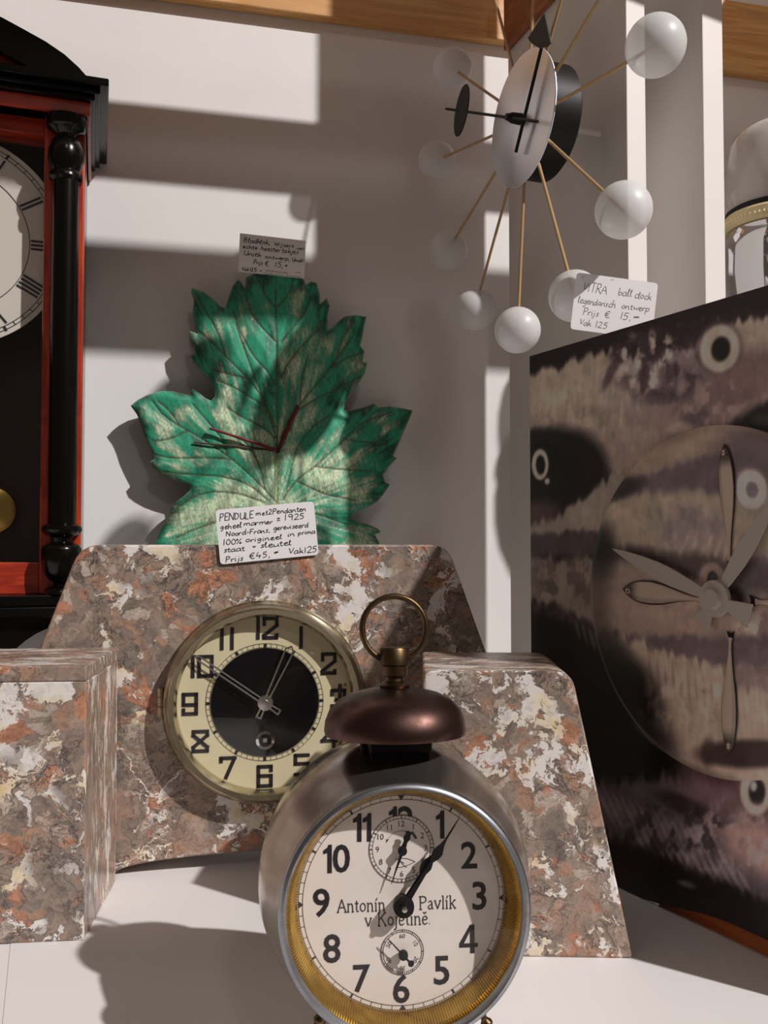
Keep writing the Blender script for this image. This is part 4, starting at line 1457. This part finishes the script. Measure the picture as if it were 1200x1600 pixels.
for k, tx in ROM.items():
    adv = {'I': 5.6, 'V': 12, 'X': 12}
    wd = sum(adv[c] for c in tx)
    x = -wd / 2
    Q = []
    for c in tx:
        m = x + adv[c] / 2
        if c == 'I':
            Q.append(([(m - 1.5, 0, 100), (m + 1.5, 0, 100), (m + 1.5, 0, 131), (m - 1.5, 0, 131)], [(0, 1, 2, 3)]))
        elif c == 'V':
            Q += [seg_quads([(m, 102), (m - 5, 130)], 3, 0), seg_quads([(m, 102), (m + 5, 130)], 1.2, 0)]
        else:
            Q += [seg_quads([(m + 5, 102), (m - 5, 130)], 3, 0), seg_quads([(m - 5, 102), (m + 5, 130)], 1.2, 0)]
        x += adv[c]
    v, f = join(*Q)
    v = [(p[0] * ksc, 0.0196, p[2] * ksc) for p in v]
    P.append(turned((v, f), 30 * k, kd[0], kd[1]))
link('numerals', *join(*P), M_PRINT, kdial)
hpoly2 = sym([(1.6, 0), (2.4, 60), (6, 70), (0.5, 92)])
for nm, dg, sc_ in (('hour_hand', 200, 0.8), ('minute_hand', 285, 1.3)):
    v, f = prism([(x * ksc * sc_, z * ksc * sc_) for x, z in hpoly2], 0.0165, 0.017)
    link(nm, *turned((v, f), dg, kd[0], kd[1]), M_MATBLACK, wk)
pd = FK.at(-14, 798, 0.045)
pend = link('pendulum', *lathe([(0, 0.040), (0.010, 0.0405), (0.0165, 0.0425), (0.0175, 0.045), (0.0165, 0.047), (0, 0.048)], 48, 'Y', 0, (pd[0], 0, pd[1])), plain('polished_brass', lin((216, 190, 96)), 0.22, 1.0), wk, True)
link('pendulum_rod', *box(pd[0] - 0.0015, pd[0] + 0.0015, 0.044, 0.046, pd[1], kd[1]), M_BRASS, pend)


# ------------------------------------------------------------------ square fish clock at the right
KF = 0.955
fl, fr_ = np.array([0.0954, 0.57]) * KF, np.array([0.1796, 0.413]) * KF
fth = math.degrees(math.atan2(fr_[1] - fl[1], fr_[0] - fl[0]))
FF = Frame(fl[0], fl[1], fth)
fk = thing('fish_clock', 'large square clock printed with close-up fish, leaning at the side panels', 'clock', FF)
SZ = 0.238
H0, H1 = 0.0075, (FF.at(832, 550)[1] + FF.at(1198, 456)[1]) / 2
link('backing_board', *box(0.100, SZ - 0.003, 0.0022, 0.0068, 0.0, H1 - 0.003), wood('orange_backing', lin((206, 116, 58)), lin((176, 90, 40)), (0.1, 1, 1), 0.5), fk)


def hbot(s):
    return 0.0003 + 0.0085 * sstep(0.085, 0.150, np.asarray(s, float))


GAIN = 3.2


class Paint:
    def __init__(self, X, Y, base):
        self.X, self.Y = X, Y
        self.c = np.tile(np.array(base, float)[None], (X.size, 1))

    def put(self, mask, col):
        m = np.clip(mask, 0, 1)[:, None]
        self.c = self.c * (1 - m) + np.array(col, float)[None] * m

    def ell(self, cx, cy, rx, ry, col, rot=0, soft=0.15, op=1.0):
        t = math.radians(rot)
        dx, dy = self.X - cx, self.Y - cy
        u = (dx * math.cos(t) + dy * math.sin(t)) / rx
        v = (-dx * math.sin(t) + dy * math.cos(t)) / ry
        self.put((1 - sstep(1 - soft, 1 + soft, np.hypot(u, v))) * op, col)

    def band(self, top, bot, col, soft=6, jag=0.0, op=1.0, seed=0, x0=None, x1=None, xs=12, jf=0.16):
        """between two boundaries y=f(x)"""
        tx, ty = zip(*top)
        bx, by = zip(*bot)
        j = (vnoise(self.X * jf, self.Y * 0.02, seed) - 0.5) * 2 * jag
        j2 = (vnoise(self.X * jf, self.Y * 0.02, seed + 7) - 0.5) * 2 * jag
        a = np.interp(self.X, tx, ty) + j
        b = np.interp(self.X, bx, by) + j2
        m = sstep(-soft, soft, self.Y - a) * sstep(-soft, soft, b - self.Y) * op
        if x0 is not None:
            m = m * sstep(x0 - xs, x0 + xs, self.X)
        if x1 is not None:
            m = m * (1 - sstep(x1 - xs, x1 + xs, self.X))
        self.put(m, col)

    def streak(self, amt, fx=0.12, fy=0.015, seed=3):
        n = fbm(self.X * fx, self.Y * fy, seed, 3) - 0.5
        self.c *= (1 + amt * 2 * n)[:, None]

    def mottle(self, cx, cy, rx, ry, col, freq, thr, op, seed):
        m = 1 - sstep(0.5, 1.1, np.hypot((self.X - cx) / rx, (self.Y - cy) / ry))
        n = sstep(thr - 0.10, thr + 0.14, fbm(self.X * freq * 1.5, self.Y * freq, seed, 4))
        self.put(m * n * op, col)

    def eyeball(self, cx, cy, rx, ry, pup=(0.45, 0.5), ring=(158, 146, 124), rim=(92, 74, 74), dark=(14, 10, 12), rot=0):
        self.ell(cx, cy, rx * 1.12, ry * 1.12, rim, rot, 0.2)
        self.ell(cx, cy, rx, ry, ring, rot, 0.12)
        self.ell(cx + rx * 0.05, cy + ry * 0.02, rx * pup[0], ry * pup[1], dark, rot, 0.25)

    def linear(self):
        g = self.c.mean(1, keepdims=True) * np.array([[1.01, 0.985, 0.985]])
        c = self.c * 0.52 + g * 0.48
        return np.clip(srgb2lin(np.clip(c, 0, 255)) * GAIN, 0.002, 0.85)


# ---- outer panel
nx, nz = 310, 372
gs, gh = np.meshgrid(np.linspace(0, SZ, nx), np.linspace(0, 1, nz))
gh = hbot(gs) + (H1 - hbot(gs)) * gh
S_, H_ = gs.ravel(), gh.ravel()
PX, PYY = FF.px(S_, H_)
p = Paint(PX, PYY, (34, 22, 26))
p.band([(800, 590), (831, 586), (900, 566), (960, 548), (1010, 520), (1600, 430)], [(800, 668), (860, 672), (930, 700), (960, 745), (990, 745), (1040, 700), (1110, 690), (1150, 660), (1200, 628), (1600, 560)], (124, 112, 96), 7, 9, seed=1)
p.band([(800, 640), (1000, 640), (1600, 600)], [(800, 760), (1000, 760), (1100, 690), (1200, 625), (1600, 560)], (112, 94, 84), 26, 6, 0.7, seed=2, x1=1130, xs=50)
p.ell(980, 600, 46, 40, (110, 96, 98), 0, 0.6, 0.5)
# head
p.ell(1075, 585, 72, 62, (94, 76, 82), -20, 0.5, 0.85)
p.ell(1110, 640, 80, 46, (108, 84, 80), -22, 0.5, 0.8)
p.ell(1170, 590, 70, 38, (92, 66, 66), -30, 0.5, 0.8)
p.band([(960, 548), (1010, 512), (1600, 400)], [(960, 560), (1010, 560), (1060, 556), (1110, 520), (1160, 500), (1600, 420)], (38, 24, 30), 9, 8, 0.95, seed=4, x0=955)
for cx, cy, rx, ry, rt, cc in ((1002, 562, 8, 26, 14, (134, 122, 116)), (1020, 590, 9, 30, 10, (140, 130, 122)), (960, 575, 7, 34, 24, (60, 44, 50)), (1040, 560, 20, 9, -30, (124, 110, 108)), (1050, 600, 13, 24, 8, (80, 64, 72)), (1010, 540, 8, 14, 0, (48, 34, 40)), (1066, 668, 24, 9, -12, (134, 114, 104)), (1090, 650, 20, 16, 0, (72, 58, 68))):
    p.ell(cx, cy, rx, ry, cc, rt, 0.45, 0.8)
for k in range(26):
    p.ell(845 + k * 6.4, 640 + 34 * math.sin(k * 1.7) + 12 * math.sin(k * 3.1), 2.2, 13 + 5 * math.sin(k), (112, 100, 88) if k % 2 else (138, 126, 110), 4, 0.7, 0.45)
p.mottle(1035, 575, 85, 70, (56, 42, 50), 0.045, 0.50, 0.85, 61)
p.mottle(1020, 560, 70, 50, (146, 134, 124), 0.06, 0.60, 0.9, 62)
p.mottle(1110, 630, 80, 55, (128, 104, 98), 0.05, 0.55, 0.7, 63)
p.mottle(890, 640, 70, 60, (140, 128, 112), 0.05, 0.5, 0.5, 64)
p.mottle(960, 680, 80, 50, (96, 82, 80), 0.05, 0.55, 0.5, 65)
p.eyeball(1127, 545, 31, 37, (0.46, 0.52), (132, 122, 108), (84, 64, 66), rot=12)
# dark gap right below the head
p.ell(1200, 668, 60, 34, (12, 8, 10), -24, 0.4)
p.ell(1196, 655, 18, 10, (64, 54, 40), 0, 0.6, 0.7)
# second fish, black head at the left
p.ell(878, 742, 74, 72, (20, 13, 18), 12, 0.22)
p.band([(800, 668), (860, 672), (930, 700), (950, 760)], [(800, 690), (860, 690), (905, 715), (935, 790)], (30, 16, 22), 9, 3, 0.9, seed=6, x1=945)
p.ell(845, 805, 34, 22, (84, 58, 60), -10, 0.6, 0.8)
p.eyeball(846, 726, 13, 24, (0.55, 0.62), (140, 128, 112), (40, 26, 30))
p.ell(857, 752, 4, 5, (170, 150, 150), 0, 0.6, 0.8)
p.band([(800, 836), (860, 812), (900, 790), (960, 745), (1100, 740)], [(800, 850), (860, 836), (905, 834), (960, 830), (1100, 830)], (112, 100, 88), 8, 9, seed=8, x1=1100)
p.band([(800, 836), (1100, 826)], [(800, 868), (1100, 866)], (66, 52, 58), 7, 5, seed=9, x1=1100)
p.band([(800, 872), (1100, 868)], [(800, 935), (880, 950), (935, 985), (1100, 1010)], (104, 92, 80), 9, 10, seed=10, x1=1100)
p.band([(800, 932), (880, 952), (940, 985), (1100, 1060)], [(800, 962), (880, 975), (940, 1020), (1100, 1080)], (62, 48, 54), 10, 6, 0.8, seed=11, x1=1100)
p.band([(800, 955), (860, 958), (910, 985), (950, 1020), (1100, 1180)], [(800, 1300), (1000, 1300), (1060, 1235), (1300, 1200)], (7, 5, 6), 14, 9, seed=12, x1=1110, xs=30)
for k in range(5):
    p.ell(905 + k * 11, 985 + k * 7, 3.2, 17, (96, 84, 80), -14, 0.6, 0.55)
p.ell(1035, 1160, 46, 9, (104, 78, 80), 36, 0.5, 0.8)
# lower fish: violet body, rosy head, eye
p.band([(900, 1218), (960, 1225), (1040, 1210), (1120, 1230), (1300, 1180)], [(900, 1290), (960, 1310), (1040, 1335), (1120, 1370), (1200, 1410), (1300, 1450)], (78, 66, 76), 14, 12, 0.9, seed=13)
p.band([(1040, 1190), (1120, 1180), (1300, 1150)], [(1040, 1250), (1120, 1285), (1200, 1370), (1300, 1420)], (104, 70, 76), 18, 6, 0.85, seed=14, x0=1060, xs=30)
p.ell(1175, 1320, 62, 36, (140, 106, 96), 38, 0.6, 0.8)
p.ell(1120, 1208, 46, 17, (78, 40, 48), 18, 0.6, 0.8)
for k in range(15):
    p.ell(948 + k * 13, 1258 + k * 5.5, 4.2, 30, (116, 104, 106), -26, 0.6, 0.6)
for k in range(12):
    p.ell(1000 + k * 15, 1310 + k * 6, 3.5, 20, (126, 112, 112), -30, 0.6, 0.5)
p.ell(1066, 1255, 40, 13, (38, 22, 30), 22, 0.5, 0.7)
p.eyeball(1184, 1236, 25, 38, (0.52, 0.55), (144, 126, 110), (96, 58, 62), (38, 34, 40))
p.ell(1180, 1228, 5, 8, (150, 140, 140), 0, 0.5, 0.8)
p.band([(880, 1300), (960, 1318), (1040, 1345), (1120, 1378), (1200, 1414), (1300, 1450)], [(880, 1600), (1300, 1600)], (34, 20, 28), 12, 9, seed=15)
p.ell(1075, 1381, 14, 5, (90, 90, 92), 20, 0.6, 0.7)
p.mottle(1150, 1310, 110, 70, (132, 118, 118), 0.05, 0.52, 0.6, 66)
p.mottle(1060, 1300, 120, 60, (44, 32, 40), 0.05, 0.52, 0.7, 67)
p.mottle(890, 900, 70, 60, (64, 52, 56), 0.05, 0.54, 0.6, 68)
p.streak(0.06, 0.22, 0.04, 31)
p.streak(0.10, 0.05, 0.05, 37)
p.c = np.clip(112 * np.power(np.clip(p.c, 1, 255) / 104, 1.28), 0, 255)
fsc = FF.px(S_, H_)
# beyond the picture the print simply goes on as dark fish backs
V = [(float(s), -0.0010, float(h)) for s, h in zip(S_, H_)]
F = []
for j in range(nz - 1):
    r0 = j * nx
    for i in range(nx - 1):
        F.append((r0 + i, r0 + i + 1, r0 + nx + i + 1, r0 + nx + i))
M_FISH = painted('fish_print', 0.35, 0.0)
fp = link('printed_panel', V, F, M_FISH, fk)
set_paint(fp, p.linear())
_bt = [(float(s), float(hbot(s))) for s in np.linspace(0, SZ, 30)]
link('panel_edge', *prism(_bt + [(SZ, H1), (0, H1)], -0.0009, 0.0022), plain('dark_panel_edge', (0.03, 0.022, 0.022), 0.5), fk)

# ---- round centre disc
fc = FF.at(1118, 937)
RC = 0.0825
nr, na = 110, 420
V, F = [(fc[0], -0.0055, fc[1])], []
for i in range(1, nr + 1):
    r = RC * i / nr
    y = -0.0055 + 0.0012 * max(0, (i / nr - 0.94) / 0.06) ** 2
    for k in range(na):
        t = 2 * math.pi * k / na
        V.append((fc[0] + r * math.cos(t), y, fc[1] + r * math.sin(t)))
for k in range(na):
    F.append((0, 1 + k, 1 + (k + 1) % na))
for i in range(nr - 1):
    a0, b0 = 1 + i * na, 1 + (i + 1) * na
    for k in range(na):
        j = (k + 1) % na
        F.append((a0 + k, b0 + k, b0 + j, a0 + j))
nt_ = len(V)
for k in range(na):
    t = 2 * math.pi * k / na
    V.append((fc[0] + RC * math.cos(t), -0.001, fc[1] + RC * math.sin(t)))
for k in range(na):
    j = (k + 1) % na
    F.append((1 + (nr - 1) * na + k, nt_ + k, nt_ + j, 1 + (nr - 1) * na + j))
VA = np.array(V)
PX, PYY = FF.px(VA[:, 0], VA[:, 2], -0.0055)
p = Paint(PX, PYY, (92, 80, 74))
p.band([(900, 640), (1400, 640)], [(900, 790), (1000, 745), (1080, 715), (1150, 705), (1400, 680)], (110, 92, 78), 14, 5, seed=21)
p.band([(900, 650), (1000, 650), (1100, 660), (1400, 660)], [(900, 720), (1000, 700), (1060, 690), (1100, 670), (1400, 640)], (88, 76, 66), 16, 4, 0.6, seed=22)
p.ell(1180, 700, 60, 30, (72, 58, 62), 0, 0.5, 0.8)
p.band([(900, 790), (1000, 748), (1080, 718), (1150, 706), (1400, 690)], [(900, 805), (960, 775), (1060, 768), (1130, 770), (1400, 760)], (74, 62, 68), 8, 7, seed=23)
p.band([(900, 800), (960, 775), (1060, 768), (1130, 775), (1400, 780)], [(900, 850), (1000, 858), (1080, 866), (1150, 868), (1400, 880)], (112, 100, 84), 10, 9, seed=24)
p.ell(1085, 830, 46, 34, (100, 84, 88), 0, 0.6, 0.6)
for k in range(10):
    p.ell(1070 + k * 13, 848 + (k % 3) * 8, 3.2, 15, (132, 108, 96), 22, 0.6, 0.5)
p.band([(900, 850), (1000, 858), (1080, 866), (1150, 880), (1400, 890)], [(900, 880), (1000, 874), (1080, 900), (1150, 915), (1400, 930)], (58, 42, 42), 10, 5, 0.9, seed=25)
p.band([(900, 880), (1000, 878), (1060, 905), (1400, 960)], [(900, 1000), (1000, 992), (1100, 992), (1400, 985)], (108, 90, 80), 12, 6, seed=26)
p.ell(1070, 965, 60, 30, (118, 88, 82), 0, 0.6, 0.5)
p.ell(1190, 900, 60, 26, (64, 52, 58), 0, 0.5, 0.8)
p.ell(1190, 975, 40, 24, (136, 112, 100), 0, 0.6, 0.8)
p.band([(900, 975), (1000, 994), (1060, 996), (1400, 990)], [(900, 985), (1010, 1005), (1060, 1028), (1130, 1042), (1400, 1060)], (78, 62, 68), 7, 7, seed=27)
p.band([(900, 985), (960, 992), (1010, 1008), (1060, 1030), (1130, 1045), (1400, 1070)], [(900, 1240), (1400, 1240)], (124, 106, 92), 7, 12, seed=28)
p.band([(1100, 1040), (1400, 1050)], [(1100, 1085), (1150, 1078), (1400, 1075)], (100, 82, 78), 10, 10, seed=29, x0=1140, xs=14)
p.ell(1075, 1130, 50, 45, (108, 96, 82), 0, 0.7, 0.5)
for k in range(9):
    p.ell(1016 + k * 12, 1048 + k * 5, 2.4, 22, (92, 76, 78), -4, 0.6, 0.5)
for k in range(8):
    p.ell(1150 + k * 9, 1110 + (k % 2) * 10, 2.4, 40, (140, 116, 106), -6, 0.6, 0.45)
p.ell(945, 1090, 100, 74, (10, 7, 8), 44, 0.25)
p.ell(1010, 1148, 58, 36, (34, 24, 24), 50, 0.5, 0.75)
p.ell(945, 1010, 34, 26, (30, 22, 22), 30, 0.6, 0.7)
p.ell(1170, 1178, 80, 22, (48, 32, 30), 0, 0.3, 0.9)
p.ell(1106, 1176, 10, 22, (52, 40, 36), 0, 0.5, 0.7)
p.ell(1050, 1205, 90, 16, (60, 48, 38), 12, 0.6, 0.7)
p.ell(938, 860, 24, 40, (22, 15, 17), 0, 0.6, 0.85)
p.ell(965, 765, 40, 15, (38, 28, 28), -20, 0.5, 0.85)
p.ell(930, 940, 22, 70, (64, 52, 48), 0, 0.6, 0.6)
p.eyeball(1174, 765, 24, 31, (0.4, 0.42), (126, 116, 112), (104, 88, 84), (84, 78, 82), rot=-6)
p.eyeball(1112, 906, 20, 26, (0.42, 0.55), (110, 92, 76), (86, 66, 62), (30, 26, 28))
p.ell(1150, 932, 16, 16, (26, 16, 20), 0, 0.5, 0.7)
p.mottle(1060, 820, 90, 40, (86, 74, 78), 0.05, 0.52, 0.5, 71)
p.mottle(1060, 930, 110, 50, (124, 104, 92), 0.05, 0.5, 0.5, 72)
p.mottle(1080, 1090, 90, 70, (140, 122, 104), 0.05, 0.48, 0.5, 73)
p.mottle(1180, 1000, 60, 60, (72, 56, 60), 0.06, 0.52, 0.6, 74)
p.streak(0.05, 0.22, 0.04, 33)
p.streak(0.10, 0.05, 0.05, 39)
p.c = np.clip(112 * np.power(np.clip(p.c, 1, 255) / 98, 1.32), 0, 255)
fd2 = link('centre_disc', V, F, M_FISH, fk, True)
set_paint(fd2, p.linear())

# ---- small fish as hour marks
M_SMALL = painted('small_fish_print', 0.45)


def little_fish(name, head, tail, wid, seed, flip=1):
    y = -0.0062
    a = Vector(FF.at(*head, y=y))
    b = Vector(FF.at(*tail, y=y))
    d = b - a
    L = d.length
    d.normalize()
    n = Vector((-d.y, d.x)) * flip
    prof = [(0, 0.0, 0.0), (0.03, 0.34, 0.30), (0.08, 0.62, 0.55), (0.16, 0.86, 0.78), (0.26, 1.0, 0.94), (0.38, 1.0, 1.0), (0.52, 0.86, 0.86), (0.66, 0.56, 0.6), (0.78, 0.34, 0.36), (0.90, 0.2, 0.2), (0.95, 0.18, 0.18), (1.0, 0.3, 0.3)]
    ts = np.linspace(0, 1, 70)
    up = np.interp(ts, [q[0] for q in prof], [q[1] for q in prof]) * wid
    dn = np.interp(ts, [q[0] for q in prof], [q[2] for q in prof]) * wid
    m = 22
    V, C = [], []
    dark, pale, pink = srgb2lin((46, 26, 24)) * GAIN, srgb2lin((126, 114, 104)) * GAIN, srgb2lin((122, 98, 88)) * GAIN
    rng = np.random.RandomState(seed)
    for i, t in enumerate(ts):
        for k in range(m):
            w = -dn[i] + (up[i] + dn[i]) * k / (m - 1)
            q = a + d * (t * L) + n * w
            e = abs(2 * k / (m - 1) - 1)
            V.append((q.x, y - 0.0009 * math.sqrt(max(0, 1 - e * e)), q.y))
            c = pale * (1 - 0.25 * t) + pink * (0.25 * t)
            head_d = max(0, 1 - t / 0.16)
            spk = rng.rand() * (t < 0.2)
            hd = float(sstep(0.24, 0.10, t))
            c = c * (1 - hd * (0.72 + 0.26 * spk)) + dark * (0.10 * hd)
            if k in (0, 1, m - 2, m - 1):
                c = dark * 0.35
            if k > m * 0.72:
                c = c * 0.72
            eye_d = math.hypot((t - 0.075) * L / (0.15 * wid + 1e-6) / 2.2, (w - 0.12 * wid) / (0.24 * wid))
            if eye_d < 0.4:
                c = dark * 0.3
            elif eye_d < 0.8:
                c = pale * 1.2
            if t < 0.03:
                c = dark * 0.6
            C.append(c)
    F = []
    for i in range(len(ts) - 1):
        for k in range(m - 1):
            F.append((i * m + k, i * m + k + 1, (i + 1) * m + k + 1, (i + 1) * m + k))
    o = link(name, V, F, M_SMALL, fk, True)
    set_paint(o, np.clip(np.array(C), 0.002, 0.85))
    # dark tail fin
    tp = [b + n * (0.26 * wid), b - n * (0.26 * wid), b + d * (0.30 * wid * 2) - n * (0.5 * wid), b + d * (0.2 * wid * 2), b + d * (0.34 * wid * 2) + n * (0.45 * wid)]
    link('tail_fin', *prism([(q.x, q.y) for q in tp], y - 0.0003, y), M_MATBLACK, o)
    return o


hub2 = FF.at(1118, 935, y=-0.009)
little_fish('fish_marker', (1133, 694), (1141, 876), 0.0046, 1, -1)
little_fish('fish_marker', (974, 920), (1096, 937), 0.0062, 2, -1)
little_fish('fish_marker', (1138, 1178), (1142, 996), 0.0046, 3, -1)
th_ = 2 * hub2[0] - FF.at(974, 920, y=-0.0062)[0]
qx = FF.px(np.array([th_]), np.array([hub2[1] - 0.001]), -0.0062)
qt = FF.px(np.array([hub2[0] + 0.020]), np.array([hub2[1] - 0.0005]), -0.0062)
little_fish('fish_marker', (float(qx[0][0]), float(qx[1][0])), (float(qt[0][0]), float(qt[1][0])), 0.0062, 4, 1)


def leaf_hand(name, tip, tail, w, y):
    a = Vector(FF.at(*tip, y=y))
    c = Vector(hub2)
    d = (a - c)
    L = d.length
    d.normalize()
    n = Vector((-d.y, d.x))
    pr = [(0.06, 0.42), (0.2, 0.72), (0.38, 0.98), (0.52, 1.0), (0.7, 0.78), (0.85, 0.46), (0.95, 0.18), (1.0, 0.0)]
    P = [c + d * (t * L) + n * (q * w) for t, q in pr] + [c + d * (t * L) - n * (q * w) for t, q in pr[::-1][1:]]
    v1 = prism([(q.x, q.y) for q in P], y - 0.0007, y)
    T = [c - d * 0.004 + n * (0.35 * w), c - d * tail + n * (1.3 * w), c - d * (tail * 1.0) - n * (1.3 * w), c - d * 0.004 - n * (0.35 * w)]
    v2 = prism([(q.x, q.y) for q in T], y - 0.0007, y)
    return link(name, *join(v1, v2), M_GREYHAND, fk, bevel=0.0002, seg=1)


leaf_hand('minute_hand', (957, 857), 0.021, 0.0044, -0.0098)
leaf_hand('hour_hand', (1219, 768), 0.0155, 0.0044, -0.0084)
link('hand_boss', *lathe([(0, -0.0128), (0.0042, -0.0126), (0.0048, -0.0112), (0.0052, -0.0106), (0.0082, -0.0106), (0.0086, -0.0100), (0.0086, -0.0088), (0.003, -0.0080), (0.003, -0.0056)], 40, 'Y', 0, (hub2[0], 0, hub2[1])), M_GREYHAND, fk, True)

# card tucked behind the top edge of the fish clock
FV = Frame(0.0, 0.5075, 2.0)
YB = 0.0
cn = [FV.at(*q) for q in ((898, 427), (1022, 441), (1024, 533), (894, 513))]
card('price_card', 'white card with faint grey pencil lines behind the top edge of the fish clock', FV, cn, [
    ('"', .05, .16, .10, .05), ('VITRA', .09, .32, .17, .30), ('"', .41, .15, .10, .05), ('ball', .53, .30, .13, .17), ('clock', .73, .31, .13, .21),
    ('legendarisch', .05, .53, .12, .46), ('ontwerp', .59, .52, .11, .34), ('Prijs', .13, .72, .12, .20), ('€', .39, .72, .11, .07), ('15,', .58, .71, .12, .14), ('=', .74, .68, .09, .09),
    ('Vak', .10, .91, .11, .15), ('125', .29, .91, .11, .16)], M_PENCIL, 0.00032, YB, seed=3)

# ------------------------------------------------------------------ lamp in the next compartment
ld = ray(1217, 800)
lz_ = 0.68
lr = ld[0] / ld[1] * lz_
FLP = Frame(lr, lz_, 20)
lp = thing('table_lamp', 'chrome table lamp with frosted glass dome and cream collar beyond the side panel', 'lamp', FLP)


def lh(py):
    return EYE + (FOC * math.tan(PITCH) + 800 - py) / FOC * lz_


k_ = lz_ / FOC
gl_ = [(0, 181), (22, 183), (42, 190), (58, 203), (68, 222), (73, 250), (74, 280), (72, 305), (66, 322)]
M_DOME, nt, b = new_mat('smoky_frosted_glass')
b.inputs['Base Color'].default_value = (0.62, 0.57, 0.53, 1)
b.inputs['Roughness'].default_value = 0.22
b.inputs['Alpha'].default_value = 0.72
b.inputs['Coat Weight'].default_value = 0.5
link('glass_dome', *lathe([(r * k_, lh(y)) for r, y in gl_], 64), M_DOME, lp, True, sharp=0)
link('gasket', *lathe([(r * k_, lh(y)) for r, y in [(0, 322), (68, 322), (73, 325), (73, 333), (0, 333)]], 64), M_MATBLACK, lp, True)
col = [lathe([(r * k_, lh(y)) for r, y in [(0, 333), (74, 333), (77, 337), (77, 352), (73, 356), (0, 356)]], 64)]
cr_ = link('collar', *col[0], plain('cream_collar', lin((214, 196, 150)), 0.4), lp, True)
bd = []
for k in range(72):
    t = 2 * math.pi * k / 72
    bd.append(lathe([(0, -0.0011), (0.0008, -0.0007), (0.0008, 0.0007), (0, 0.0011)], 6, 'Z', 0, (77.5 * k_ * math.cos(t), 77.5 * k_ * math.sin(t), lh(346))))
link('beading', *join(*bd), plain('pale_bead', lin((240, 226, 186)), 0.35), cr_, True)
link('base', *lathe([(r * k_, max(0.0, lh(y))) for r, y in [(0, 356), (70, 357), (71, 366), (76, 372), (79, 390), (79, 430), (74, 470), (60, 520), (36, 580), (28, 640), (30, 800), (70, 1180), (84, 1300), (84, 1356), (0, 1356)]], 64), M_CHROME, lp, True)
